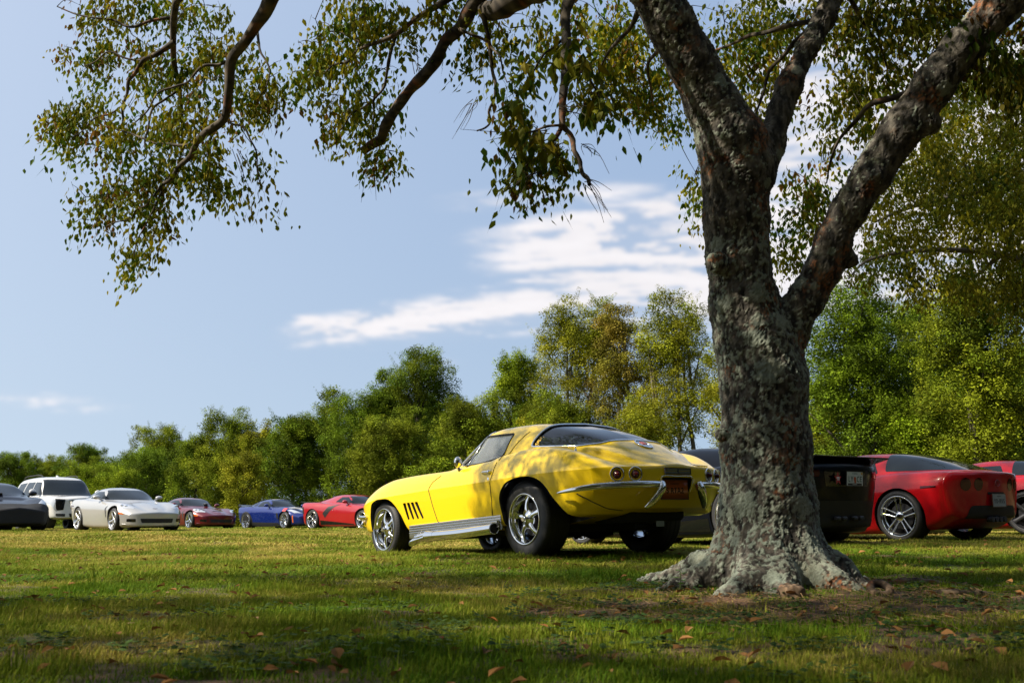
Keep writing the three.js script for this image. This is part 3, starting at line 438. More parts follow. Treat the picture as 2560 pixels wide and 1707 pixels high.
function buildCar(name, m, paintMat, label, x, z, yaw, { rims = [brushed, darkMetal], skip = [], mats = {}, roll = .4, rearKit, kit } = {}) {
  const c = base(name); tag(c, label, 'car'); const s = m.spec;
  for (const [n, g, k] of m.parts) { if (skip.includes(n)) continue; part(n, g, k === 'paint' ? paintMat : mats[n] ?? MATS[k], c); }
  for (const sd of [-1, 1]) { addWheel(c, rearKit ?? m.rearKit, 0, s.wheel.R2 ?? s.wheel.R, sd * s.wheel.z, rims, roll); addWheel(c, kit ?? m.kit, s.wb, s.wheel.R, sd * s.wheel.z, rims, roll + .3); }
  return ground(c, x, z, yaw, s.wb);
}
const left = (x, y, z) => z < 0, right = (x, y, z) => z > 0, upward = (x, y, z, nx, ny) => ny > .05;
const both = (name, prism, off, mat, side) => [[name, prism, off, mat, (x, y, z, nx, ny, nz) => z < 0 && (!side || nz < -.2)], [name, prism, off, mat, (x, y, z, nx, ny, nz) => z > 0 && (!side || nz > .2)]];
const mirrorGeo = (x, y, z, s) => merge([new THREE.SphereGeometry(.1, 16, 12).scale(.75, .62, 1.05).translate(x, y, s * (z + .10)), tube([V(x + .02, y - .03, s * (z + .06)), V(x + .03, y - .09, s * (z - .06))], .022, 8)]);
const seamTest = null;

const C6 = model({
  wb: 2.685, cy: .55, k: .05, N: 84, NC: 34, belt: .885, soft: true, nose: [2.5, 1.1, .42], tail: [-.35, .5, .20, .05], wsh: [2.0, 0, .42], fatRear: .03, fatFront: .04,
  wheel: { R: .325, w: .26, rim: .245, R2: .345, w2: .30, rim2: .262, kind: 'five', z: .765, in: .60, arch: .385 },
  L: [[-.86, .36, .66, .45, .82, .70, .875, .90, .775, .91, .4, .915], [-.7, .30, .72, .40, .865, .70, .90, .915, .78, .918, .4, .922], [-.4, .22, .74, .33, .88, .68, .92, .925, .77, .91, .45, .92], [0, .2, .75, .28, .885, .66, .925, .925, .765, .90, .45, .90], [.5, .16, .75, .23, .865, .63, .905, .89, .775, .86, .5, .86], [1.3, .15, .76, .21, .85, .60, .888, .862, .78, .84, .5, .85], [1.9, .15, .76, .21, .85, .60, .895, .842, .765, .82, .48, .85], [2.4, .16, .75, .24, .865, .61, .922, .825, .715, .775, .42, .815], [2.685, .17, .74, .25, .865, .60, .922, .805, .695, .745, .40, .785], [3.1, .17, .72, .27, .845, .555, .885, .725, .635, .665, .36, .70], [3.4, .19, .66, .29, .77, .50, .805, .62, .53, .585, .3, .62], [3.58, .21, .58, .30, .69, .46, .72, .53, .46, .51, .25, .535]],
  G: [[2.15, .83, .52, .80, .66], [1.95, .93, .565, .885, .735], [1.6, 1.075, .56, 1.01, .765], [1.3, 1.18, .55, 1.10, .77], [1.05, 1.23, .535, 1.15, .768], [.8, 1.245, .525, 1.165, .76], [.4, 1.228, .505, 1.145, .74], [0, 1.168, .475, 1.09, .70], [-.3, 1.085, .435, 1.03, .65], [-.55, .995, .39, .965, .58], [-.78, .92, .32, .905, .5]],
  patches: [
    ...both('side_window', sidePrism([[1.62, .90], [1.10, 1.12], [.55, 1.13, .03], [.40, .93, .04]], -1, 1), .003, 'glass', true),
    ['windshield', frontPrism([[-.71, .885], [-.50, 1.165], [.50, 1.165], [.71, .885]], .9, 2.4), .003, 'glass', (x, y, z, nx, ny) => nx > .15 && ny > .1],
    ['hatch_glass', sidePrism([[.30, .955, .03], [.42, 1.3], [-.3, 1.3], [-.74, .985], [-.70, .945]], -.9, .9), .003, 'glass', upward],
    ...both('headlamp', topPrism([[3.30, -.56], [3.08, -.80], [2.86, -.84], [2.78, -.80], [2.92, -.68], [3.22, -.50]].map(([x, z]) => [x, z]), .5, 1), .003, 'lampglass').slice(0, 1),
    ['headlamp', topPrism([[3.30, .56], [3.08, .80], [2.86, .84], [2.78, .80], [2.92, .68], [3.22, .50]], .5, 1), .003, 'lampglass'],
    ['grille', frontPrism([[-.46, .365], [-.42, .25], [.42, .25], [.46, .365]], 3.0, 3.9), .004, 'black', (x, y, z, nx) => nx > 0],
    ['fog_lamp', frontPrism([[-.74, .36], [-.74, .28], [-.56, .275], [-.56, .36]], 2.9, 3.9), .004, 'gloss', (x, y, z, nx) => nx > 0], ['fog_lamp', frontPrism([[.74, .36], [.74, .28], [.56, .275], [.56, .36]], 2.9, 3.9), .004, 'gloss', (x, y, z, nx) => nx > 0],
    ...both('side_marker', sidePrism([[3.20, .515], [3.20, .475], [3.02, .49], [3.02, .525]], -1, 1), .004, 'amber', true),
    ...both('fender_vent', sidePrism([[2.28, .72, .02], [2.10, .64, .02], [2.16, .40, .02], [2.22, .40, .02], [2.2, .62, .02]], -1, 1, .01), .004, 'darkgrey', true),
    ...both('rear_marker', sidePrism([[-.36, .735], [-.36, .70], [-.58, .71], [-.58, .735]], -1, 1, .01), .004, 'red', true),
    ...[-.60, -.38, .38, .60].map((z) => ['tail_lamp', frontPrism(circ(z, .745, .085, 18), -1.1, -.6), .004, 'red', (x, y, z2, nx) => nx < 0]),
    ['rear_diffuser', frontPrism([[-.52, .47, .06], [.52, .47, .06], [.60, .30], [-.60, .30]], -1.1, -.6), .004, 'black', (x, y, z, nx) => nx < .2],
    ['plate_niche', frontPrism([[-.2, .645], [.2, .645], [.2, .61], [-.2, .61]], -1.1, -.6), .004, 'black', (x, y, z, nx) => nx < 0],
    ['hood_scoop', topPrism([[3.18, -.17], [3.12, -.19], [3.12, .19], [3.18, .17]], .5, 1, .01), .006, 'black', upward],
    ['badge', topPrism([[3.36, -.07, .005], [3.34, -.07, .005], [3.36, 0, .005], [3.34, .07, .005], [3.36, .07, .005], [3.39, 0, .005]], .4, .8, .004), .005, 'red', upward],
  ],
  extra: [['side_mirror', mirrorGeo(1.42, .955, .80, -1), 'paint'], ['side_mirror', mirrorGeo(1.42, .955, .80, 1), 'paint'],
    ...[-1, 1].flatMap((s) => [['headlamp_bulb', new THREE.SphereGeometry(.05, 14, 10).scale(.8, .6, 1).translate(3.06, .70, s * .68), 'lens'], ['headlamp_bulb', new THREE.SphereGeometry(.045, 14, 10).scale(.8, .6, 1).translate(2.96, .725, s * .765), 'lens']]),
    ['exhaust_tip', merge([-.15, -.05, .05, .15].map((z) => cyl(.034, .036, .08, 18, 'x').translate(-.85, .29, z))), 'darkgrey'], ['splitter', tube([V(3.14, .215, -.80), V(3.36, .20, -.6), V(3.60, .195, 0), V(3.36, .20, .6), V(3.14, .215, .80)], .022, 8, 40), 'paint']],
});
const C8spec = (conv) => ({
  wb: 2.722, cy: .55, k: .05, N: 84, NC: 34, belt: .885, soft: true, nose: [2.6, 1.1, .46, .0], tail: [-.3, .6, .26, .10], wsh: [2.45, 0, .42], fatRear: .03, fatFront: .04,
  wheel: { R: .33, w: .26, rim: .250, R2: .352, w2: .32, rim2: .27, kind: 'wye', z: .795, in: .62, arch: .395 },
  L: [[-.92, .25, .62, .38, .82, .72, .89, .915, .80, .92, .4, .925], [-.75, .20, .72, .34, .90, .72, .94, .94, .83, .94, .4, .94], [-.4, .18, .76, .28, .93, .72, .965, .955, .83, .945, .45, .945], [0, .2, .78, .28, .94, .70, .97, .955, .825, .94, .5, .94], [.5, .16, .78, .22, .88, .62, .95, .925, .82, .905, .5, .905], [1.1, .15, .78, .2, .865, .60, .905, .885, .81, .87, .5, .87], [2.0, .15, .77, .2, .865, .58, .912, .862, .79, .84, .5, .845], [2.4, .16, .76, .22, .885, .6, .942, .85, .77, .79, .45, .805], [2.722, .16, .74, .24, .89, .6, .95, .825, .745, .74, .42, .755], [3.1, .17, .72, .26, .87, .54, .905, .73, .69, .655, .4, .67], [3.5, .19, .66, .28, .77, .47, .80, .59, .57, .545, .3, .56], [3.70, .22, .56, .30, .66, .44, .69, .50, .46, .485, .25, .495]],
  G: [[2.6, .81, .5, .78, .66], [2.35, .91, .56, .865, .735], [2.0, 1.055, .565, .99, .765], [1.7, 1.165, .555, 1.09, .768], [1.4, 1.222, .54, 1.14, .76], [1.1, 1.236, .53, 1.155, .755], [.7, 1.212, .51, 1.125, .74], [.3, 1.13, .49, 1.06, .71], [-.1, 1.05, .47, 1.0, .67], [-.5, .975, .44, .955, .6], [-.82, .93, .40, .92, .5]],
  patches: [
    ...both('side_window', sidePrism([[2.02, .90], [1.55, 1.125], [1.22, 1.13, .03], [1.02, .955, .05]], -1, 1), .003, 'glass', true),
    ['windshield', frontPrism([[-.71, .885], [-.50, 1.155], [.50, 1.155], [.71, .885]], 1.2, 2.8), .003, 'glass', (x, y, z, nx, ny) => nx > .15 && ny > .1],
    ...(conv ? [['engine_cover', topPrism([[.55, -.2], [.62, -.36], [-.55, -.33], [-.55, .33], [.62, .36], [.55, .2]], .9, 1.4), .003, 'gloss', upward]] : [['rear_glass', topPrism([[.75, -.42], [-.45, -.36], [-.45, .36], [.75, .42]], .9, 1.4), .003, 'glass', upward]]),
    ...both('side_scoop', sidePrism([[1.45, .875, .02], [.86, .80, .05], [.58, .56, .05], [.70, .40, .03], [.93, .62, .05], [1.2, .79, .03]], -1.1, 1.1), .004, 'black', true),
    ...both('side_skirt', sidePrism([[.42, .33], [.42, .17], [2.28, .17], [2.28, .20]], -1.1, 1.1), .004, 'gloss', true),
    ...[-1, 1].map((s) => ['headlamp', topPrism([[3.42, s * .50], [3.22, s * .74], [2.86, s * .86], [2.92, s * .76], [3.2, s * .60]], .4, 1), .003, 'lampglass', upward]),
    ['grille', frontPrism([[-.72, .40], [-.30, .26], [.30, .26], [.72, .40], [.66, .22], [-.66, .22]], 3.0, 3.9), .004, 'black', (x, y, z, nx) => nx > 0],
    ...[-1, 1].map((s) => ['tail_lamp', frontPrism([[s * .84, .85], [s * .50, .84], [s * .50, .77], [s * .84, .75]], -1.2, -.5), .004, 'red', (x, y, z2, nx) => nx < 0]),
    ...[-1, 1].map((s) => ['corner_vent', sidePrism([[-.70, .80], [-.70, .50], [-.46, .56], [-.50, .80]], s > 0 ? .62 : -1, s > 0 ? 1 : -.62), .006, 'black']),
    ['rear_bumper', frontPrism([[-.95, .50], [.95, .50], [.95, .20], [-.95, .20]], -1.2, -.55), .005, 'black'],
    ['fascia_trim', frontPrism([[-.45, .84], [.45, .84], [.40, .66], [-.40, .66]], -1.2, -.5), .004, 'gloss', (x, y, z, nx) => nx < 0],
  ],
  extra: [['side_mirror', mirrorGeo(1.78, .955, .80, -1), 'paint'], ['side_mirror', mirrorGeo(1.78, .955, .80, 1), 'paint'],
    ['spoiler', merge([sidePrism([[-.70, .925], [-.97, .99], [-.97, 1.003], [-.66, .945]], -.78, .78, .004)]), 'gloss'], ['exhaust_tip', merge([-.22, -.10, .10, .22].map((z) => box(.06, .05, .08, -.89, .30, z, .02))), 'darkgrey']],
});
const C8 = model(C8spec(true));
const C7 = model({
  wb: 2.71, cy: .55, k: .05, N: 84, NC: 34, belt: .885, soft: true, nose: [2.5, 1.1, .40], tail: [-.35, .5, .16, .06], wsh: [2.0, 0, .42], fatRear: .03, fatFront: .04,
  wheel: { R: .33, w: .27, rim: .252, R2: .345, w2: .32, rim2: .268, kind: 'fan', z: .785, in: .60, arch: .388 },
  L: [[-.82, .36, .64, .45, .80, .72, .86, .925, .78, .93, .4, .935], [-.6, .28, .72, .36, .88, .71, .93, .945, .80, .94, .4, .945], [0, .2, .76, .28, .90, .67, .955, .945, .79, .91, .45, .91], [.5, .16, .76, .23, .86, .64, .905, .90, .79, .87, .5, .87], [1.3, .15, .76, .21, .85, .62, .89, .868, .785, .845, .5, .85], [1.9, .15, .76, .21, .855, .61, .90, .85, .775, .825, .48, .85], [2.4, .16, .75, .24, .88, .62, .94, .835, .75, .785, .42, .825], [2.71, .17, .74, .25, .88, .60, .94, .81, .72, .75, .40, .795], [3.1, .17, .72, .27, .85, .55, .895, .725, .66, .67, .36, .705], [3.4, .19, .66, .29, .77, .49, .81, .615, .55, .585, .3, .615], [3.6, .21, .58, .30, .68, .45, .71, .52, .46, .50, .25, .52]],
  G: [[2.15, .83, .52, .80, .66], [1.95, .93, .565, .885, .735], [1.6, 1.075, .56, 1.01, .765], [1.3, 1.175, .55, 1.10, .77], [1.05, 1.222, .535, 1.145, .768], [.8, 1.236, .525, 1.16, .76], [.4, 1.216, .50, 1.13, .74], [0, 1.155, .465, 1.08, .70], [-.3, 1.08, .42, 1.03, .64], [-.55, 1.005, .37, .975, .56], [-.75, .945, .3, .93, .48]],
  patches: [
    ...both('side_window', sidePrism([[1.62, .90], [1.10, 1.115], [.62, 1.125, .03], [.50, .93, .04]], -1, 1), .003, 'glass', true),
    ...both('quarter_window', sidePrism([[.40, .95, .03], [.46, 1.10, .03], [.30, 1.10, .03], [.02, .97, .03]], -1, 1), .003, 'glass', true),
    ['windshield', frontPrism([[-.71, .885], [-.50, 1.155], [.50, 1.155], [.71, .885]], .9, 2.4), .003, 'glass', (x, y, z, nx, ny) => nx > .15 && ny > .1],
    ['roof_stripe', topPrism([[1.15, -.36], [.35, -.34], [.35, .34], [1.15, .36]], 1, 1.4), .003, 'white', upward],
    ['hood_stripe', topPrism([[3.5, -.16], [2.1, -.30], [2.1, .30], [3.5, .16]], .5, .98), .003, 'white', (x, y, z, nx, ny) => ny > .3],
    ['fender_stripe', topPrism([[2.72, .60], [2.52, .62], [2.56, .92], [2.76, .90]], .55, 1), .004, 'redstripe', upward],
    ...[-1, 1].map((s) => ['headlamp', topPrism([[3.38, s * .52], [3.16, s * .76], [2.84, s * .86], [2.92, s * .74], [3.2, s * .60]], .4, 1), .003, 'lampglass', upward]),
    ['grille', frontPrism([[-.48, .40], [-.44, .25], [.44, .25], [.48, .40]], 3.0, 3.9), .004, 'black', (x, y, z, nx) => nx > 0],
    ...both('side_marker', sidePrism([[3.17, .52], [3.17, .22], [3.13, .24], [3.13, .50]], -1, 1, .01), .004, 'amber', true),
    ...both('fender_vent', sidePrism([[2.30, .62, .02], [2.14, .64, .02], [2.18, .42, .02], [2.30, .36, .02]], -1, 1, .01), .004, 'black', true),
    ...both('arch_flare', sidePrism([[-.42, .15], [-.42, .42, .12], [-.28, .66, .12], [0, .76, .16], [.28, .66, .12], [.42, .42, .12], [.42, .15]], -1.1, 1.1), .003, 'black', true),
    ...both('side_skirt', sidePrism([[.40, .30], [.40, .16], [2.30, .16], [2.30, .24]], -1.1, 1.1), .005, 'black', true),
    ['rear_bumper', frontPrism([[-.9, .46], [.9, .46], [.9, .2], [-.9, .2]], -1.1, -.6), .004, 'black'],
  ],
  extra: [['side_mirror', mirrorGeo(1.42, .955, .80, -1), 'paint'], ['side_mirror', mirrorGeo(1.42, .955, .80, 1), 'paint'], ['spoiler', merge([sidePrism([[-.55, .955], [-.80, 1.02], [-.86, 1.04], [-.86, 1.01], [-.60, .935]], -.74, .74, .004), box(.16, .09, .012, -.80, 1.02, -.74), box(.16, .09, .012, -.80, 1.02, .74)]), 'gloss']],
});
const SUV = model({
  wb: 2.946, cy: .85, k: .03, N: 90, NC: 34, belt: 1.16, soft: true, nose: [3.2, .75, .28], tail: [-.9, .4, .10], wsh: [2.35, 0, .22], fatRear: .03, fatFront: .04, bulge: .02,
  wheel: { R: .41, w: .28, rim: .29, kind: 'five', z: .84, in: .62, arch: .47 },
  L: [[-1.28, .48, .7, .56, .90, .9, .96, 1.10, .90, 1.12, .5, 1.12], [-1.1, .40, .78, .48, .97, .9, 1.015, 1.135, .955, 1.15, .5, 1.15], [-.3, .36, .8, .44, .985, .9, 1.02, 1.14, .965, 1.15, .5, 1.15], [1.5, .34, .8, .42, .98, .9, 1.02, 1.14, .965, 1.15, .5, 1.15], [2.3, .34, .8, .42, .98, .9, 1.02, 1.145, .95, 1.16, .5, 1.19], [2.95, .36, .8, .44, .985, .88, 1.02, 1.145, .93, 1.15, .6, 1.19], [3.5, .36, .8, .46, .97, .84, 1.01, 1.12, .90, 1.125, .6, 1.17], [3.8, .38, .76, .48, .93, .8, .97, 1.085, .86, 1.09, .55, 1.14], [3.92, .40, .72, .5, .90, .78, .93, 1.05, .82, 1.06, .5, 1.10]],
  G: [[2.60, 1.12, .7, 1.1, .84], [2.4, 1.24, .745, 1.19, .885], [2.1, 1.50, .735, 1.44, .905], [1.8, 1.73, .72, 1.64, .912], [1.55, 1.835, .705, 1.74, .912], [1.3, 1.875, .695, 1.785, .912], [.5, 1.895, .69, 1.81, .912], [-.6, 1.87, .685, 1.785, .910], [-1.0, 1.82, .68, 1.74, .90], [-1.12, 1.72, .675, 1.62, .895], [-1.2, 1.5, .67, 1.42, .89], [-1.26, 1.25, .66, 1.2, .88]],
  patches: [
    ...both('front_window', sidePrism([[2.05, 1.20], [1.62, 1.66], [1.05, 1.685], [1.02, 1.17]], -1.1, 1.1, .03), .003, 'glass', true), ...both('rear_door_window', sidePrism([[.96, 1.17], [.99, 1.685], [.16, 1.69], [.02, 1.18]], -1.1, 1.1, .03), .003, 'glass', true), ...both('quarter_window', sidePrism([[-.06, 1.18], [.06, 1.69], [-.75, 1.66], [-.95, 1.20]], -1.1, 1.1, .03), .003, 'glass', true),
    ['windshield', frontPrism([[-.83, 1.195], [-.68, 1.76], [.68, 1.76], [.83, 1.195]], 1.3, 3), .003, 'glass', (x, y, z, nx, ny) => nx > .15],
    ['grille', frontPrism([[-.52, 1.03], [-.42, .62], [.42, .62], [.52, 1.03]], 3.5, 4.2), .006, 'chrome', (x, y, z, nx) => nx > .3],
    ...[.70, .80, .90, .985].map((y) => ['grille_slot', frontPrism([[-.36 - (y - .62) * .24, y + .022], [-.36 - (y - .62) * .24, y - .026], [.36 + (y - .62) * .24, y - .026], [.36 + (y - .62) * .24, y + .022]], 3.5, 4.2), .011, 'black', (x, y2, z, nx) => nx > .3]),
    ...[-1, 1].map((s) => ['headlamp', frontPrism([[s * .62, 1.03], [s * .92, 1.055], [s * .93, .95], [s * .84, .66], [s * .66, .68]], 3.0, 4.2), .006, 'gloss', (x, y, z, nx) => nx > .1]),
    ...[-1, 1].map((s) => ['lamp_blade', frontPrism([[s * .90, 1.06], [s * 1.05, 1.075], [s * 1.05, .96], [s * .90, .66], [s * .86, .66]], 3.0, 4.2), .010, 'lampglass', (x, y, z, nx) => nx > -.1]),
    ...[-1, 1].map((s) => ['fog_lamp', frontPrism([[s * .60, .55], [s * .86, .56], [s * .86, .47], [s * .60, .46]], 3.0, 4.2), .006, 'black', (x, y, z, nx) => nx > 0]),
    ['lower_grille', frontPrism([[-.5, .56], [.5, .56], [.46, .44], [-.46, .44]], 3.5, 4.2), .006, 'black', (x, y, z, nx) => nx > .1],
    ['bumper_trim', frontPrism([[-.95, .425], [.95, .425], [.95, .395], [-.95, .395]], 3.2, 4.2), .010, 'silver', (x, y, z, nx) => nx > -.2],
  ],
  extra: [...[-1, 1].map((s) => ['side_mirror', merge([new THREE.SphereGeometry(.14, 16, 12).scale(.5, .85, .85).translate(1.92, 1.30, s * 1.12), box(.10, .05, .18, 1.94, 1.22, s * 1.02, .02)]), 'paint']), ...[-1, 1].map((s) => ['roof_rail', merge([tube([V(1.25, 1.86, s * .60), V(1.1, 1.915, s * .61), V(.2, 1.94, s * .61), V(-.75, 1.90, s * .61), V(-.9, 1.84, s * .60)], .017, 8, 40)]), 'black']), ['antenna', merge([sidePrism([[.98, 1.87], [.84, 1.95], [.80, 1.95], [.78, 1.87]], -.025, .025, .01)]), 'paint']],
});
// window papers and faint things on the dashboards
const sheet = (x, y, z, w, d) => box(w, .004, d, x, y, z).rotateZ(.0);

// right-hand row, nosed in beside the yellow coupe
{
  const black = paint(lin(.004, .005, .009), .28, { clearcoat: .22, specularIntensity: .2 }), red = paint(lin(.36, .003, .006), .3, { clearcoat: .6, specularIntensity: .4 }), red2 = paint(lin(.32, .003, .008), .3, { clearcoat: .6, specularIntensity: .4 });
  const a = buildCar('sports_car', C8, black, 'glossy black sports car behind the tree trunk with a star sticker by its number plate', 3.33, -12.26, Math.PI / 2 + 37 * Math.PI / 180, { rims: [brushed, darkMetal] });
  { const t = textTexture(512, 256, (c, w, h) => { c.fillStyle = '#b9bcb4'; c.fillRect(0, 0, w, h); c.fillStyle = '#2b4a3e'; c.font = 'bold 40px sans-serif'; c.textAlign = 'center'; c.fillText('FLORIDA', w / 2, 46); c.font = 'bold 150px sans-serif'; c.fillText('LY', w * .24, 188); c.fillText('CE', w * .78, 188); c.fillStyle = '#a8481a'; c.beginPath(); c.arc(w * .5, 128, 40, 0, 7); c.arc(w * .52, 178, 34, 0, 7); c.fill(); c.fillStyle = '#b98a1c'; c.fillRect(w - 62, 8, 54, 44); c.fillStyle = '#15161a'; c.fillRect(30, 212, w - 60, 40); c.fillStyle = '#c8c8c4'; c.font = 'bold 30px sans-serif'; c.fillText('SUNSHINE', w / 2, 243); });
    makePlate('license_plate', a, t, .305, .155, std(lin(.01, .01, .012), .4), [-.985, .745, .02], -Math.PI / 2, .10, .45);
    const s = new THREE.Shape(); for (let i = 0; i < 10; i++) { const an = i / 10 * 2 * Math.PI + Math.PI / 2, r = i % 2 ? .036 : .078; i ? s.lineTo(Math.cos(an) * r, Math.sin(an) * r) : s.moveTo(Math.cos(an) * r, Math.sin(an) * r); }
    const st = part('star_sticker', new THREE.ExtrudeGeometry(s, { depth: .002, bevelEnabled: false }), std(lin(.42, .03, .03), .5), a); st.position.set(-.968, .745, -.27); st.rotation.y = -Math.PI / 2 + .10; const l = part('sticker_text', merge([box(.062, .016, .002, 0, .010, .003), box(.05, .012, .002, .004, -.012, .003)]), std(lin(.7, .68, .62), .5), a); l.position.copy(st.position); l.rotation.copy(st.rotation); }
  const b = buildCar('sports_car', C6, red, 'bright red coupe with chrome split-spoke wheels, parked right of the black sports car', 5.93, -14.05, Math.PI / 2 + 35 * Math.PI / 180, { rims: [chrome, darkMetal, chrome], skip: ['hood_scoop'], rearKit: wheelKit(.345, .30, .262, RIM.split), kit: wheelKit(.325, .26, .245, RIM.split), roll: 0 });
  { const t = textTexture(512, 256, (c, w, h) => { c.fillStyle = '#8d9088'; c.fillRect(0, 0, w, h); c.fillStyle = '#23282a'; c.font = 'bold 38px sans-serif'; c.textAlign = 'center'; c.fillText('VIRGINIA', w / 2, 52); c.font = 'bold 130px sans-serif'; c.fillText('YD-RVS', w / 2, 190); });
    makePlate('license_plate', b, t, .305, .155, brushed, [-.905, .535, 0], -Math.PI / 2, 0, .5);
    const e = part('tail_emblem', merge([new THREE.TorusGeometry(.05, .005, 6, 30).rotateY(Math.PI / 2).scale(1, .8, 1.1), box(.008, .07, .006, 0, .02, .02), box(.008, .07, .006, 0, .02, -.02)]), std(lin(.35, .10, .10), .2, .6), b); e.position.set(-.905, .76, 0); }
  buildCar('sports_car', C6, red2, 'second red car at the far right, half outside the picture behind the red coupe', 8.85, -16.4, Math.PI / 2 + 35 * Math.PI / 180, { rims: [darkMetal, darkMetal], skip: ['hood_scoop'] });
}
// left-hand row, facing the lawn
{
  const al = (d) => d * Math.PI / 180 - Math.PI / 2, F = (a) => V(Math.sin(a * Math.PI / 180), 0, Math.cos(a * Math.PI / 180)), Rr = (a) => V(-Math.cos(a * Math.PI / 180), 0, Math.sin(a * Math.PI / 180));
  // the spot where a point (x, z) of a car facing a degrees right of the viewer shows at column px, d metres off
  const spot = (px, d, a, x, z) => { const X = (px - 1280) / 2489 * d, p = V(X, 0, -d); return p.addScaledVector(F(a), -x).addScaledVector(Rr(a), -z); };
  const place = (name, m, pt, label, px, d, a, x, z, o) => { const p = spot(px, d, a, x, z); return buildCar(name, m, pt, label, p.x, p.z, al(a), o); };
  const silver = paint(lin(.46, .455, .44), .30, { metalness: .35 }), maroon = paint(lin(.12, .004, .010), .28, { metalness: .25 }), blue = paint(lin(.005, .018, .15), .25, { metalness: .25 }), red = paint(lin(.31, .005, .010), .28), navy = paint(lin(.006, .007, .013), .3, { clearcoat: .6, specularIntensity: .4 }), white = paint(lin(.58, .575, .56), .35);
  const c = place('sports_car', C6, silver, 'silver coupe facing the lawn, in front of the white suv', 404, 27.5, 42, 3.5, 0, { rims: [std(lin(.72, .72, .72), .3, .9), darkMetal], skip: ['hood_scoop'] });
  const r = place('sports_car', C6, maroon, 'dark maroon coupe with a hood scoop, between the silver coupe and the blue one', 562, 38.5, 44, 3.5, 0, { rims: [chrome, darkMetal] });
  part('window_paper', sheet(1.92, .885, -.2, .30, .22).translate(0, .06, 0).rotateZ(.02), MATS.paper, r);
  place('sports_car', C7, blue, 'deep blue coupe with white roof stripe and red fender hash marks', 717.6, 40, 47, 2.71, .93, { rims: [chrome, darkMetal] });
  place('sports_car', C8, red, 'red mid-engine car with black side scoop, half hidden by the yellow coupe nose', 786.7, 36, 48, 0, .95, { rims: [std(lin(.7, .68, .66), .2, 1), darkMetal], skip: ['fascia_trim'] });
  place('suv', SUV, white, 'tall white suv with roof rails and dark windows behind the silver coupe', 156, 33.8, 42, 3.75, .85, {}).userData.category = 'suv';
  const n = place('sports_car', C8, navy, 'dark navy car with a black nose cover at the left edge of the picture', 127, 25, 43, 3.15, -.78, {});
  const g = patch(swollen(loft({ ...C8spec(true), L: table(C8.spec.L), G: table(C8.spec.G), deform: bend(C8.spec) }), .012), sidePrism([[2.98, .10], [2.98, .56], [3.22, .66], [3.34, .70], [3.9, .70], [3.9, .10]], -1.2, 1.2, .01)); part('nose_cover', g, MATS.cloth, n);
  part('window_paper', sheet(2.30, .93, .12, .32, .25), MATS.paper, n);
}
// ---------------------------------------------------------------- ground and grass
const TREE = V(1.54, 0, -6.0); TREE.y = H(TREE.x, TREE.z);
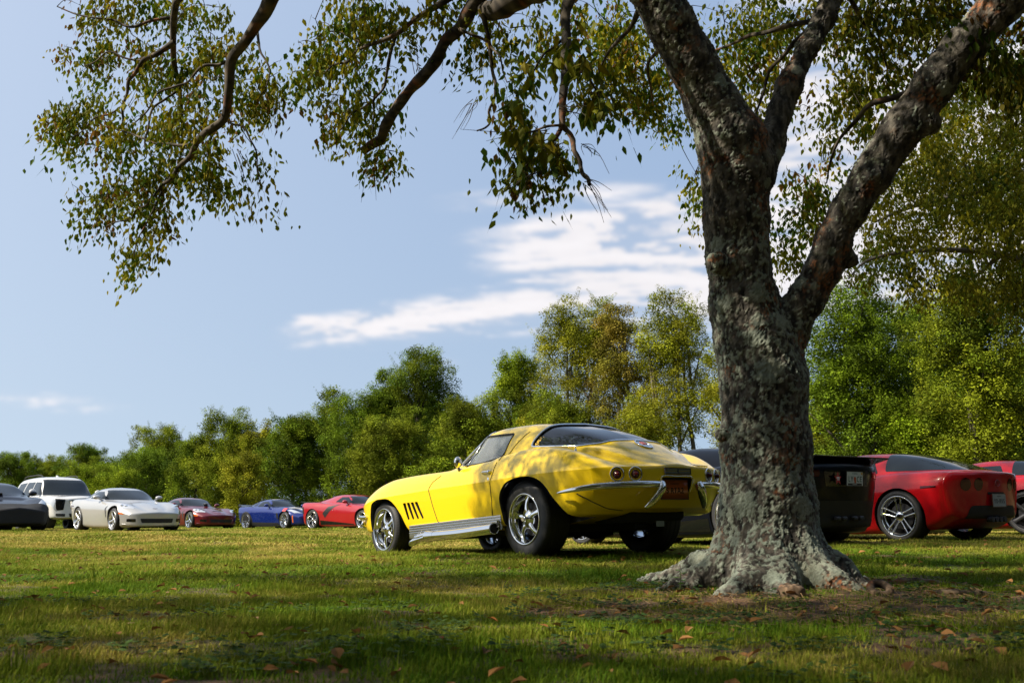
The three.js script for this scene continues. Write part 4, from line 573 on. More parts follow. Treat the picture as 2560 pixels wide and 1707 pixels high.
// how bare the earth is: roots and traffic under the tree, worn spots in the near lawn
function bare(x, z) { const d = Math.hypot((x - TREE.x - .40) / 2.1, (z - TREE.z - 1.05) / 1.4); return clamp(1.25 - d + .6 * fbm2(x * 1.7, z * 1.7, 3)) * .95 + .8 * sstep(.12, .45, fbm2(x * .9 + 4, z * .9 + 2, 3) + .35 * sstep(-3.4, -2.2, z) * sstep(.4, -1.2, x)); }
function dry(x, z) { const d = -z; return clamp(.35 + .30 * sstep(7.5, 14, d + 2.2 * n2(x * .25, z * .25)) - .25 * sstep(24, 40, d) + .62 * fbm2(x * .45 + 30, z * .45, 4)); }
{
  const xs = [], zs = []; for (let x = 0; x < 4.5; x += .06) xs.push(x); for (let x = 4.5, s = .07; x < 900; x += s, s *= 1.10) xs.push(x); const X = [...xs.slice(1).reverse().map((x) => -x), ...xs];
  for (let z = -1; z < 9; z += .06) zs.push(z); for (let z = 9, s = .07; z < 1400; z += s, s *= 1.075) zs.push(z); for (let z = -1.2, s = .3; z > -400; z -= s, s *= 1.2) zs.unshift(z);
  const P = [], C = [], U = [], I = [], n = X.length;
  for (const d of zs) for (const x of X) {
    const z = -d, b = clamp(bare(x, z)), y = clamp(dry(x, z)), near = Math.abs(x) < 8 && d < 14;
    P.push(x, H(x, z) + (near ? .014 * fbm2(x * 3.1, z * 3.1, 3) : 0), z); U.push(x / 1.6, z / 1.6);
    const g = [lerp(.070, .27, y), lerp(.080, .215, y), lerp(.014, .060, y)], s = [.18, .092, .048], f = (.85 + .3 * fbm2(x * 2.3, z * 2.3, 2)) * lerp(1, 1.25, sstep(6, 11, d));
    for (let k = 0; k < 3; k++) C.push(lerp(g[k], s[k], b) * f);
  }
  for (let i = 0; i < zs.length - 1; i++) for (let j = 0; j < n - 1; j++) { const a = i * n + j; I.push(a, a + 1, a + n, a + 1, a + n + 1, a + n); }
  const g = new THREE.BufferGeometry(); g.setAttribute('position', new THREE.Float32BufferAttribute(P, 3)); g.setAttribute('color', new THREE.Float32BufferAttribute(C, 3)); g.setAttribute('uv', new THREE.Float32BufferAttribute(U, 2)); g.setIndex(I); g.computeVertexNormals();
  const N = 512, px = new Uint8Array(N * N * 4), bm = new Uint8Array(N * N * 4), r = mulberry(5), h = new Float32Array(N * N);
  for (let y = 0; y < N; y++) for (let x = 0; x < N; x++) { const a = x / N * 2 * Math.PI, b = y / N * 2 * Math.PI; h[y * N + x] = .5 + .6 * fbm3(Math.cos(a) * 2 + 5, Math.sin(a) * 2 + Math.cos(b) * 2, Math.sin(b) * 2, 6); }
  for (let k = 0; k < 9000; k++) { let x = r() * N, y = r() * N; const a = r() * 6.28, l = 4 + r() * 12, v = (r() - .45) * .5; for (let t = 0; t < l; t++) { const i = ((y | 0) & (N - 1)) * N + ((x | 0) & (N - 1)); h[i] = clamp(h[i] + v, 0, 1); x += Math.cos(a); y += Math.sin(a); } }
  for (let i = 0; i < N * N; i++) { const v = 120 + 135 * clamp(h[i]); px[i * 4] = v; px[i * 4 + 1] = v * .98; px[i * 4 + 2] = v * .92; px[i * 4 + 3] = 255; bm[i * 4] = bm[i * 4 + 1] = bm[i * 4 + 2] = 255 * clamp(h[i]); bm[i * 4 + 3] = 255; }
  const tx = (d, s) => { const t = new THREE.DataTexture(d, N, N); t.wrapS = t.wrapT = THREE.RepeatWrapping; t.magFilter = THREE.LinearFilter; if (s) t.colorSpace = THREE.SRGBColorSpace; t.needsUpdate = true; return t; };
  const m = part('ground', g, new THREE.MeshStandardMaterial({ vertexColors: true, roughness: .95, map: tx(px, true), bumpMap: tx(bm), bumpScale: .012 }), scene);
  tag(m, 'mown lawn with bare brown earth under the tree', null, null, 'structure');
}
function blade(list, x, z, h, w, yaw, lean, curl) { // one curved blade, three faces
  const c = Math.cos(yaw), s = Math.sin(yaw), pt = (t, side) => { const o = lean * t + curl * t * t, ww = w * (1 - t * .75) * side; return [x + s * o * h + c * ww, h * (t - .25 * (lean + curl) * t * t), z + c * o * h - s * ww]; };
  const a = pt(0, -1), b = pt(0, 1), d = pt(.55, -1), e = pt(.55, 1), f = pt(1, 0); for (const p of [a, b, d, b, e, d, d, e, f]) list.push(...p);
}
function tuft(seed, n, rad, h0, h1, w) { const r = mulberry(seed), L = []; for (let i = 0; i < n; i++) { const a = r() * 6.28, q = Math.sqrt(r()) * rad; blade(L, Math.cos(a) * q, Math.sin(a) * q, lerp(h0, h1, r() ** 1.4), w * (.6 + .8 * r()), r() * 6.28, r() * .5, r() * .9); } const g = new THREE.BufferGeometry(); g.setAttribute('position', new THREE.Float32BufferAttribute(L, 3)); g.computeVertexNormals(); return g; }
const leafMat = (c, t = .4, r = .75) => new THREE.MeshPhysicalMaterial({ color: c, roughness: r, transmission: t, thickness: 0, side: THREE.DoubleSide, specularIntensity: .12 });
const scatter = { m: new THREE.Matrix4(), q: new THREE.Quaternion(), e: new THREE.Euler(), s: V(), p: V(), c: new THREE.Color() };
function instanced(name, geo, mat, list, parent) { // list: [x, y, z, rx, ry, rz, sx, sy, sz, r, g, b]
  const o = shade(new THREE.InstancedMesh(geo, mat, list.length)); o.name = name; const k = scatter;
  list.forEach((v, i) => { k.q.setFromEuler(k.e.set(v[3], v[4], v[5], 'YXZ')); o.setMatrixAt(i, k.m.compose(k.p.set(v[0], v[1], v[2]), k.q, k.s.set(v[6], v[7], v[8]))); o.setColorAt(i, k.c.setRGB(v[9], v[10], v[11])); });
  (parent ?? scene).add(o); return o;
}
{
  const r = mulberry(77), zones = [[1.5, 6.2, 1500, 1, tuft(1, 18, .05, .010, .042, .0016), 'mown green grass in the near lawn'], [6.2, 13, 560, 1.35, tuft(2, 18, .07, .014, .042, .0022), 'sunlit grass round the yellow coupe'], [13, 32, 100, 2.5, tuft(3, 22, .09, .011, .023, .0032), 'dry yellowish grass of the far lawn'], [32, 75, 20, 4.6, tuft(4, 26, .12, .009, .016, .005), 'farthest pale lawn before the trees']];
  for (const [d0, d1, dens, sc, geo, label] of zones) {
    const list = [], area = .56 * (d1 * d1 - d0 * d0);
    for (let i = 0; i < area * dens; i++) {
      const d = Math.sqrt(lerp(d0 * d0, d1 * d1, r())), x = (r() * 2 - 1) * .58 * d, z = -d, b = clamp(bare(x, z));
      if (r() < b * .93 || Math.hypot(x - TREE.x, z - TREE.z) < .36) continue;
      const y = clamp(dry(x, z) + (r() - .5) * .5), s = sc * (.7 + .6 * r()), tall = d < 13 && r() < .03 ? 1.7 : 1, lush = .8 + .5 * n2(x * .8 + 3, z * .8);
      const f = (.75 + .5 * r()) * lerp(1.38, 1.32, sstep(6, 11, d)); let c = y < .5 ? [lerp(.060, .155, y * 2), lerp(.130, .185, y * 2), lerp(.006, .014, y * 2)] : [lerp(.155, .40, y * 2 - 1), lerp(.185, .30, y * 2 - 1), lerp(.014, .085, y * 2 - 1)];
      list.push([x, H(x, z) - .004, z, 0, r() * 6.28, 0, s, s * tall * clamp(lush, .5, 1.2), s, c[0] * f, c[1] * f, c[2] * f]);
    }
    tag(instanced(numbered('grass'), geo, leafMat(0xffffff, .3, .8), list), label, 'grass', null, 'stuff');
  }
}
// ---------------------------------------------------------------- the old tree
function surfaceNets(f, lo, hi, cell) { // triangles of f = 0
  const n = [0, 1, 2].map((k) => Math.ceil((hi[k] - lo[k]) / cell) + 1), F = new Float32Array(n[0] * n[1] * n[2]), id = (i, j, k) => (k * n[1] + j) * n[0] + i;
  const B = 4; // fill block by block, far blocks with a single value
  for (let k = 0; k < n[2]; k += B) for (let j = 0; j < n[1]; j += B) for (let i = 0; i < n[0]; i += B) {
    const c = f(lo[0] + (i + 1.5) * cell, lo[1] + (j + 1.5) * cell, lo[2] + (k + 1.5) * cell), far = Math.abs(c) > cell * 5;
    for (let c2 = k; c2 < Math.min(k + B, n[2]); c2++) for (let b = j; b < Math.min(j + B, n[1]); b++) for (let a = i; a < Math.min(i + B, n[0]); a++) F[id(a, b, c2)] = far ? c : f(lo[0] + a * cell, lo[1] + b * cell, lo[2] + c2 * cell);
  }
  const vid = new Int32Array(F.length).fill(-1), P = [], I = [];
  for (let k = 0; k < n[2] - 1; k++) for (let j = 0; j < n[1] - 1; j++) for (let i = 0; i < n[0] - 1; i++) {
    let s = 0, x = 0, y = 0, z = 0; const v = []; for (let q = 0; q < 8; q++) v.push(F[id(i + (q & 1), j + (q >> 1 & 1), k + (q >> 2))]);
    const neg = v.filter((t) => t < 0).length; if (!neg || neg === 8) continue;
    for (let q = 0; q < 8; q++) for (let e = 0; e < 3; e++) { if (q >> e & 1) continue; const w = q | 1 << e; if (v[q] < 0 === v[w] < 0) continue; const t = v[q] / (v[q] - v[w]); x += (q & 1) + (e === 0 ? t : 0); y += (q >> 1 & 1) + (e === 1 ? t : 0); z += (q >> 2) + (e === 2 ? t : 0); s++; }
    vid[id(i, j, k)] = P.length / 3; P.push(lo[0] + (i + x / s) * cell, lo[1] + (j + y / s) * cell, lo[2] + (k + z / s) * cell);
  }
  for (let k = 1; k < n[2] - 1; k++) for (let j = 1; j < n[1] - 1; j++) for (let i = 1; i < n[0] - 1; i++) {
    const a = F[id(i, j, k)];
    for (let e = 0; e < 3; e++) { const b = F[id(i + (e === 0), j + (e === 1), k + (e === 2))]; if (a < 0 === b < 0) continue; const o = e === 0 ? [[0, 0, 0], [0, -1, 0], [0, -1, -1], [0, 0, -1]] : e === 1 ? [[0, 0, 0], [0, 0, -1], [-1, 0, -1], [-1, 0, 0]] : [[0, 0, 0], [-1, 0, 0], [-1, -1, 0], [0, -1, 0]]; const q = o.map((d) => vid[id(i + d[0], j + d[1], k + d[2])]); if (q.some((t) => t < 0)) continue; if (a < 0) I.push(q[0], q[1], q[2], q[0], q[2], q[3]); else I.push(q[0], q[2], q[1], q[0], q[3], q[2]); }
  }
  const g = new THREE.BufferGeometry(); g.setAttribute('position', new THREE.Float32BufferAttribute(P, 3)); g.setIndex(I); return g;
}
function subdivide(g) { const p = [...g.attributes.position.array], ix = g.index.array, I = [], mid = new Map(); const m = (a, b) => { const k = a < b ? a * 4e6 + b : b * 4e6 + a; let v = mid.get(k); if (v === undefined) { v = p.length / 3; mid.set(k, v); for (let c = 0; c < 3; c++) p.push((p[a * 3 + c] + p[b * 3 + c]) / 2); } return v; }; for (let i = 0; i < ix.length; i += 3) { const [a, b, c] = [ix[i], ix[i + 1], ix[i + 2]], x = m(a, b), y = m(b, c), z = m(c, a); I.push(a, x, z, x, b, y, z, y, c, x, y, z); } const o = new THREE.BufferGeometry(); o.setAttribute('position', new THREE.Float32BufferAttribute(p, 3)); o.setIndex(I); return o; }
const barkTone = (x, y, z, out) => { // greys and browns, furrows, rust-coloured algae, pale crusts of lichen
  const a = fbm3(x * 9, y * 4, z * 9, 4), fine = fbm3(x * 45, y * 30, z * 45, 3), dark = sstep(.02, .30, fbm3(x * 16 + 9, y * 5.5, z * 16, 4));
  const mid = clamp(.45 + 1.1 * fbm3(x * 13 + 3, y * 9, z * 13, 4) + .5 * a); let c = [lerp(.030, .165, mid), lerp(.026, .148, mid), lerp(.022, .122, mid)]; const rust = sstep(.16, .42, fbm3(x * 3 + 20, y * 3, z * 3 + 4, 4)) * sstep(-.1, .25, fine + .1);
  c = [lerp(c[0], .26, rust * .8), lerp(c[1], .105, rust * .65), lerp(c[2], .030, rust * .65)]; const k = (1 - .72 * dark) * (1 + .7 * fine); out[0] = c[0] * k; out[1] = c[1] * k; out[2] = c[2] * k; return dark;
};
const hero = base('old_tree'); hero.position.copy(TREE);
tag(hero, 'old tree with forked grey trunk and pale lichen, in front of the parked cars', 'tree');
const local = (v) => v.clone().sub(TREE);
const barkMat = new THREE.MeshStandardMaterial({ vertexColors: true, roughness: .92 });
{
  // limbs as chains of [x, y, half width] in the 2352-pixel view, with a distance each
  const S = (a, k = 1) => a.map(([x, y, h, d]) => { const p = atD(x, y, d); return [p.x, p.y, p.z, h * p.clone().sub(camera.position).length() / 2287 * k]; });
  const trunk = S([[1763, 1380, 128, 6], [1764, 1270, 112, 6], [1764, 1160, 110, 6], [1760, 1020, 105, 6], [1755, 880, 104, 6], [1738, 790, 98, 6], [1708, 700, 82, 5.98], [1697, 600, 75, 5.96], [1690, 500, 76, 5.94], [1692, 400, 82, 5.92], [1682, 330, 84, 5.9], [1640, 245, 66, 5.86], [1592, 150, 57, 5.8], [1540, 50, 57, 5.74], [1490, -50, 58, 5.68], [1420, -190, 52, 5.6]], .90);
  const right = S([[1770, 840, 70, 6], [1812, 755, 58, 5.97], [1850, 690, 50, 5.93], [1890, 620, 53, 5.9], [1912, 556, 52, 5.87], [1950, 485, 52, 5.83], [2004, 400, 54, 5.78], [2072, 300, 59, 5.72], [2142, 200, 56, 5.66], [2214, 108, 54, 5.6], [2300, 10, 56, 5.54], [2400, -110, 52, 5.48]], .72);
  const middle = S([[1735, 400, 55, 5.95], [1765, 335, 40, 5.98], [1792, 255, 29, 6.02], [1815, 195, 31, 6.05], [1855, 112, 25, 6.1], [1893, 40, 27, 6.15], [1930, -50, 27, 6.2], [1985, -160, 25, 6.25]], .86);
  const gy = (p, up) => { p[1] = H(p[0], p[2]) + up; return p; };
  const rootTo = (pts) => pts.map(([x, z, up, r]) => gy([x, 0, z, r], up));
  const T = TREE, roots = [
    rootTo([[T.x - .05, T.z, .36, .14], [T.x - .32, T.z + .06, .11, .08], [T.x - .55, T.z + .12, .01, .055], [T.x - .78, T.z + .18, -.05, .04]]),
    rootTo([[T.x - .02, T.z + .1, .30, .13], [T.x - .22, T.z + .36, .05, .075], [T.x - .42, T.z + .52, -.04, .05]]),
    rootTo([[T.x, T.z + .05, .26, .15], [T.x - .06, T.z + .36, .05, .09], [T.x - .10, T.z + .62, -.04, .06]]),
    rootTo([[T.x + .05, T.z, .30, .14], [T.x + .34, T.z + .08, .08, .075], [T.x + .52, T.z + .20, -.03, .05]]),
    rootTo([[T.x + .05, T.z + .1, .24, .13], [T.x + .22, T.z + .38, .03, .07], [T.x + .36, T.z + .58, -.04, .05]]),
    rootTo([[T.x, T.z, .3, .15], [T.x + .3, T.z - .3, .08, .09], [T.x + .7, T.z - .5, -.03, .06]]), rootTo([[T.x, T.z, .3, .15], [T.x - .35, T.z - .3, .08, .09], [T.x - .7, T.z - .55, -.03, .06]])];
  const knots = [[1648, 605, 26, 5.78], [1755, 365, 22, 5.84], [2138, 285, 26, 5.66], [1955, 598, 20, 5.88], [2012, 405, 16, 5.66], [1660, 1000, 18, 5.75]].map(([x, y, h, d]) => { const p = atD(x, y, d); return [p.x, p.y, p.z, h * 6 / 2287]; });
  const segs = []; for (const c of [trunk, right, middle, ...roots]) for (let i = 0; i < c.length - 1; i++) segs.push([...c[i], ...c[i + 1]]);
  
  const f = (x, y, z) => {
    let d = 9; const K = lerp(.13, .05, sstep(.0, .8, y - TREE.y));
    for (const s of segs) { const bx = s[4] - s[0], by = s[5] - s[1], bz = s[6] - s[2], px = x - s[0], py = y - s[1], pz = z - s[2]; const t = clamp((px * bx + py * by + pz * bz) / (bx * bx + by * by + bz * bz)), q = Math.hypot(px - bx * t, py - by * t, pz - bz * t) - lerp(s[3], s[7], t); if (q > d + K) continue; const h = Math.max(K - Math.abs(d - q), 0) / K; d = Math.min(d, q) - h * h * K * .25; }
    for (const k of knots) { const q = Math.hypot(x - k[0], y - k[1], z - k[2]) - k[3], h = Math.max(K - Math.abs(d - q), 0) / K; if (q < d + K) d = Math.min(d, q) - h * h * K * .25; }
    if (Math.abs(d) < .25) d += .016 * fbm3(x * 3.2, y * 2.0, z * 3.2, 2) + .018 * sstep(.9, 0, y - TREE.y) * n3(x * 5, y * 1.2, z * 5);
    return d;
  };
  let g = surfaceNets(f, [TREE.x - 1.3, TREE.y - .25, TREE.z - 1.0], [TREE.x + 2.2, 4.1, TREE.z + 1.35], .026);
  g = subdivide(subdivide(g)); g.computeVertexNormals();
  // lichen crusts: round patches that run together
  const r = mulberry(404), spots = [], p = g.attributes.position, nn = g.attributes.normal;
  for (let i = 0; i < 520; i++) { const v = (r() * p.count) | 0, y = p.getY(v) - TREE.y, big = r(); if (y > 2.2 && r() < .5) continue; const rad = (.010 + .078 * big * big * big) * (y < 1.5 ? 1.2 : .85); spots.push([p.getX(v), p.getY(v), p.getZ(v), rad, .7 + .5 * r()]); }
  const cells = new Map(), cs = .12, key = (a, b, c) => a + ',' + b + ',' + c; for (const s of spots) for (let a = -1; a < 2; a++) for (let b = -1; b < 2; b++) for (let c = -1; c < 2; c++) { const k = key(Math.floor(s[0] / cs) + a, Math.floor(s[1] / cs) + b, Math.floor(s[2] / cs) + c); if (!cells.has(k)) cells.set(k, []); cells.get(k).push(s); }
  const C = new Float32Array(p.count * 3), out = [0, 0, 0], Q = new Float32Array(p.array);
  for (let i = 0; i < p.count; i++) {
    const x = p.getX(i), y = p.getY(i), z = p.getZ(i), dark = barkTone(x, y, z, out); let lich = 0, tone = 1;
    const rag = .45 * fbm3(x * 26, y * 26, z * 26, 3);
    for (const s of cells.get(key(Math.floor(x / cs), Math.floor(y / cs), Math.floor(z / cs))) ?? []) { const q = 1 - Math.hypot(x - s[0], y - s[1], z - s[2]) / s[3] + rag; if (q > lich) { lich = q; tone = s[4]; } }
    const crust = n3(x * 110, y * 110, z * 110), q0 = 0; let L = sstep(.12, .26, lich + .10 * crust);
    lich = Math.max(lich, 0); const region = .55 * fbm3(x * 1.6 + 5, y * 1.3, z * 1.6, 2) + .20 * sstep(.35, -.25, x - TREE.x) + .16 * sstep(2.4, .8, y - TREE.y) * sstep(-.02, .22, y - TREE.y), wild = fbm3(x * 24 + 40, y * 19, z * 24, 4) * 1.15 + region - .33 - .10 * sstep(1.5, 2.6, y - TREE.y); L = Math.max(L * .85, sstep(.08, .22, wild + .10 * crust)); const e = .68 + .4 * tone * (.7 + .5 * crust), hueL = .5 + .5 * n3(x * 4, y * 4, z * 4), lc = [lerp(.22, .30, hueL) * e, lerp(.265, .32, hueL) * e, lerp(.22, .25, hueL) * e];
    for (let k = 0; k < 3; k++) C[i * 3 + k] = Math.max(.006, lerp(out[k], lc[k], L * .9));
    const dsp = -.005 * dark + .0042 * fbm3(x * 26, y * 15, z * 26, 4) + .003 * n3(x * 75, y * 60, z * 75) + L * (.0045 + .0025 * crust);
    Q[i * 3] = x + nn.getX(i) * dsp; Q[i * 3 + 1] = y + nn.getY(i) * dsp; Q[i * 3 + 2] = z + nn.getZ(i) * dsp;
  }
  g.setAttribute('position', new THREE.BufferAttribute(Q, 3)); g.setAttribute('color', new THREE.BufferAttribute(C, 3)); g.translate(-TREE.x, -TREE.y, -TREE.z); g.computeVertexNormals();
  part('trunk', g, barkMat, hero);
  // surface roots and stumps that break the soil to the right and in front
  const rootMesh = (pts, name = 'root') => { const c = pts.map(([x, z, up]) => V(x, H(x, z) + up, z)); let t = tube(c, (u) => lerp(pts[0][3], pts[pts.length - 1][3], u) * (1 + .3 * Math.sin(u * 23) * .5), 12, 60); const q = t.attributes.position, col = new Float32Array(q.count * 3); t.computeVertexNormals(); for (let i = 0; i < q.count; i++) { const x = q.getX(i), y = q.getY(i), z = q.getZ(i), k = .02 * fbm3(x * 12, y * 12, z * 12, 3); q.setXYZ(i, x + t.attributes.normal.getX(i) * k, y + t.attributes.normal.getY(i) * k, z + t.attributes.normal.getZ(i) * k); barkTone(x, y, z, out); col[i * 3] = out[0] * 1.3; col[i * 3 + 1] = out[1] * 1.0; col[i * 3 + 2] = out[2] * .75; } t.setAttribute('color', new THREE.BufferAttribute(col, 3)); t.translate(-TREE.x, -TREE.y, -TREE.z); t.computeVertexNormals(); part(name, t, barkMat, hero); };
  rootMesh([[T.x + .30, T.z + .1, .03, .05], [T.x + .62, T.z - .12, -.01, .045], [T.x + .95, T.z - .1, .0, .04], [T.x + 1.3, T.z + .15, -.02, .035], [T.x + 1.7, T.z + .40, -.015, .03], [T.x + 2.0, T.z + .60, -.05, .02]]);
  rootMesh([[T.x + .55, T.z + .55, -.02, .022], [T.x + .75, T.z + .62, .005, .026], [T.x + .95, T.z + .58, .0, .022], [T.x + 1.15, T.z + .66, -.04, .02]]);
  { const s = new THREE.SphereGeometry(.07, 30, 22), q = s.attributes.position, col = []; for (let i = 0; i < q.count; i++) { const x = q.getX(i), y = q.getY(i), z = q.getZ(i), k = 1 + .35 * fbm3(x * 14, y * 14, z * 14 + 3, 3); q.setXYZ(i, x * k, Math.min(y, .05) * k, z * k); barkTone(x, y, z, out); col.push(out[0] * 1.5, out[1] * 1.1, out[2] * .8); } s.setAttribute('color', new THREE.Float32BufferAttribute(col, 3)); s.computeVertexNormals(); const m = part('root_stump', s, barkMat, hero); m.position.set(-.10, H(T.x - .10, T.z + .80) + .01 - TREE.y, .74); }
  { const t = new THREE.TorusGeometry(.05, .022, 12, 30).rotateX(-1.0), col = []; const q = t.attributes.position; for (let i = 0; i < q.count; i++) { barkTone(q.getX(i), q.getY(i), q.getZ(i), out); col.push(out[0] * 1.2, out[1] * .9, out[2] * .7); } t.setAttribute('color', new THREE.Float32BufferAttribute(col, 3)); const m = part('root_knot', t, barkMat, hero); m.position.set(.40, H(T.x + .40, T.z + .62) + .02 - TREE.y, .62); }
}
// branches: [pixel x, pixel y] in the 2352-pixel view, distances and radii from butt to tip
const nodes = [];
const branches = [
  ['limb', [[1440, -150], [1380, -70], [1250, -30], [1176, 2], [1112, 26]], 5.7, 6.3, .085, .055],
  ['limb', [[1440, -160], [1200, -320], [900, -330], [720, -170], [627, -10], [590, 53], [533, 135], [513, 271], [451, 328], [410, 380], [369, 427], [370, 470]], 5.7, 7.6, .085, .008],
  ['limb', [[900, -330], [640, -330], [470, -130], [420, -15], [398, 30], [398, 103], [410, 205], [418, 320]], 6.4, 8.0, .06, .008],
  ['branch', [[398, 95], [328, 139], [295, 185], [279, 246], [270, 300]], 7.4, 7.8, .020, .005],
  ['branch', [[451, 328], [380, 330], [330, 318], [240, 290]], 7.2, 7.6, .010, .004],
  ['branch', [[369, 427], [335, 470], [300, 500], [240, 520]], 7.4, 7.5, .008, .003],
  ['branch', [[478, 320], [482, 370], [470, 420]], 7.2, 7.3, .007, .003],
  ['branch', [[590, 53], [600, 120], [618, 165], [585, 240]], 7.2, 7.0, .010, .003],
  ['limb', [[1200, -70], [1094, 0], [1053, 66], [1004, 135], [947, 201], [897, 267], [873, 320], [833, 349]], 6.2, 6.9, .040, .028],
  ['branch', [[1108, 30], [1131, 164], [1133, 230], [1127, 279], [1095, 301]], 6.3, 6.4, .014, .005],
  ['branch', [[1330, -80], [1308, 0], [1300, 82], [1296, 185], [1291, 287]], 5.6, 5.2, .030, .016],
  ['branch', [[1291, 287], [1267, 328], [1252, 370], [1238, 402]], 5.2, 5.2, .012, .006], ['branch', [[1291, 287], [1320, 349], [1338, 395], [1353, 425]], 5.2, 5.1, .013, .009],
  ['branch', [[1130, -60], [1004, 12], [910, 78], [840, 107], [799, 139], [740, 170]], 6.3, 7.0, .022, .005],
  ['branch', [[910, 78], [889, 164], [860, 230], [856, 308]], 6.7, 6.9, .012, .004],
  ['branch', [[1900, 30], [1830, 90], [1770, 160], [1735, 260], [1712, 310]], 6.15, 6.6, .016, .004], ['branch', [[1890, 45], [1760, 75], [1690, 95], [1600, 130]], 6.15, 7.0, .018, .004], ['branch', [[2140, 190], [2000, 240], [1930, 320], [1900, 420]], 5.8, 6.6, .020, .004],
  ['branch', [[533, 135], [470, 150], [430, 190], [360, 215], [300, 290]], 7.3, 7.6, .011, .004], ['branch', [[410, 205], [350, 250], [330, 330], [360, 400]], 7.8, 7.6, .009, .004], ['branch', [[398, 40], [300, 60], [220, 40], [130, 15]], 7.8, 8.0, .012, .004], ['branch', [[328, 139], [250, 120], [190, 150]], 7.6, 7.8, .008, .003], ['branch', [[513, 271], [560, 290], [590, 350], [600, 430]], 7.25, 7.1, .008, .003], ['branch', [[279, 246], [220, 270], [160, 320]], 7.7, 7.8, .007, .003], ['branch', [[370, 440], [330, 520], [305, 590]], 7.4, 7.4, .007, .003], ['branch', [[840, 107], [770, 70], [720, 90]], 6.9, 7.0, .009, .003], ['branch', [[860, 230], [810, 260], [770, 310]], 6.9, 7.0, .007, .003], ['branch', [[1053, 66], [1110, 90], [1150, 130], [1165, 190]], 6.3, 6.3, .010, .003], ['branch', [[1300, 82], [1250, 120], [1215, 190]], 5.5, 5.5, .008, .003], ['branch', [[1296, 150], [1345, 170], [1385, 240]], 5.4, 5.3, .008, .003], ['branch', [[1291, 287], [1230, 300], [1180, 310]], 5.2, 5.2, .007, .003],
  ['branch', [[1480, -40], [1450, 60], [1400, 120], [1370, 200]], 6.4, 7.2, .02, .004], ['branch', [[1530, 60], [1490, 150], [1500, 240]], 6.6, 7.6, .016, .004],
  ['limb', [[1490, -50], [1560, -160], [1800, -220], [2100, -160]], 5.7, 6.5, .06, .03], ['branch', [[1930, -40], [1990, 60], [2040, 160]], 6.2, 6.6, .016, .005],
];
{
  const r = mulberry(9);
  for (const [name, pts, d0, d1, r0, r1] of branches) {
    const c = []; pts.forEach(([x, y], i) => { const t = i / (pts.length - 1), k = Math.min(7, 900 * r1 + 3); c.push(local(atD(x + (r() - .5) * 4, y + (r() - .5) * 4, lerp(d0, d1, t) + (r() - .5) * .08))); if (i < pts.length - 1) { const [x2, y2] = pts[i + 1], t2 = (i + .5) / (pts.length - 1); c.push(local(atD((x + x2) / 2 + (r() - .5) * k * 2.2, (y + y2) / 2 + (r() - .5) * k * 2.2, lerp(d0, d1, t2)))); } });
    { const cc = new THREE.CatmullRomCurve3(c, false, 'centripetal'); for (let i = 0; i <= pts.length * 5; i++) nodes.push(cc.getPointAt(i / (pts.length * 5))); } const g = tube(c, (t) => 1.25 * lerp(r0, r1, t) * (1 + .12 * Math.sin(t * 40) * Math.sin(t * 17)), 9, pts.length * 11), q = g.attributes.position, col = [], out = [0, 0, 0]; for (let i = 0; i < q.count; i++) { barkTone(q.getX(i), q.getY(i), q.getZ(i), out); col.push(out[0] * .8, out[1] * .72, out[2] * .62); }
    g.setAttribute('color', new THREE.Float32BufferAttribute(col, 3)); part(name, g, barkMat, hero);
  }
}
// leaves: an ovate blade folded on its midrib; sprays of them hang from thin twigs
function leafFaces(L, ox, oy, oz, len, wid, yaw, pitch, roll, fold = .35) {
  const e = new THREE.Euler(pitch, yaw, roll, 'YXZ'), v = V(), put = (x, y, z) => { v.set(x, y, z).applyEuler(e); return [v.x + ox, v.y + oy, v.z + oz]; };
  const ax = [[0, 0, 0], [wid * .5, -fold * wid * .5, len * .32], [wid * .36, -fold * wid * .36, len * .66], [0, -.06 * len, len], [-wid * .36, -fold * wid * .36, len * .66], [-wid * .5, -fold * wid * .5, len * .32], [0, 0, len * .5]].map((p) => put(...p));
  for (const [a, b, c] of [[0, 1, 6], [1, 2, 6], [2, 3, 6], [3, 4, 6], [4, 5, 6], [5, 0, 6]]) L.push(...ax[a], ...ax[c], ...ax[b]);
}
function spray(seed, n, reach, len) { const r = mulberry(seed), L = []; for (let i = 0; i < n; i++) { const t = (i + .5) / n, a = r() * 6.28, q = .05 + .05 * r(); const tx = (r() - .5) * reach * .5, tz = (r() - .5) * reach * .5; const l = len * (.6 + .6 * r()); leafFaces(L, Math.cos(a) * q * t + tx, -reach * t * (.5 + r() * .5), Math.sin(a) * q * t + tz, l, l * (.46 + .14 * r()), r() * 6.28, .7 + r() * .8, (r() - .5) * .9, .2 + .3 * r()); }
  // the twig
  let px = 0, py = .02, pz = 0; for (let i = 0; i < 3; i++) { const nx = px + (r() - .5) * reach * .35, ny = py - reach * .33, nz = pz + (r() - .5) * reach * .35, w = .0016; L.push(px - w, py, pz, px + w, py, pz, nx, ny, nz, px, py, pz - w, nx, ny, nz, px, py, pz + w); px = nx; py = ny; pz = nz; }
  const g = new THREE.BufferGeometry(); g.setAttribute('position', new THREE.Float32BufferAttribute(L, 3)); g.computeVertexNormals(); return g; }
const leafGreen = leafMat(0xffffff, .5, .7);
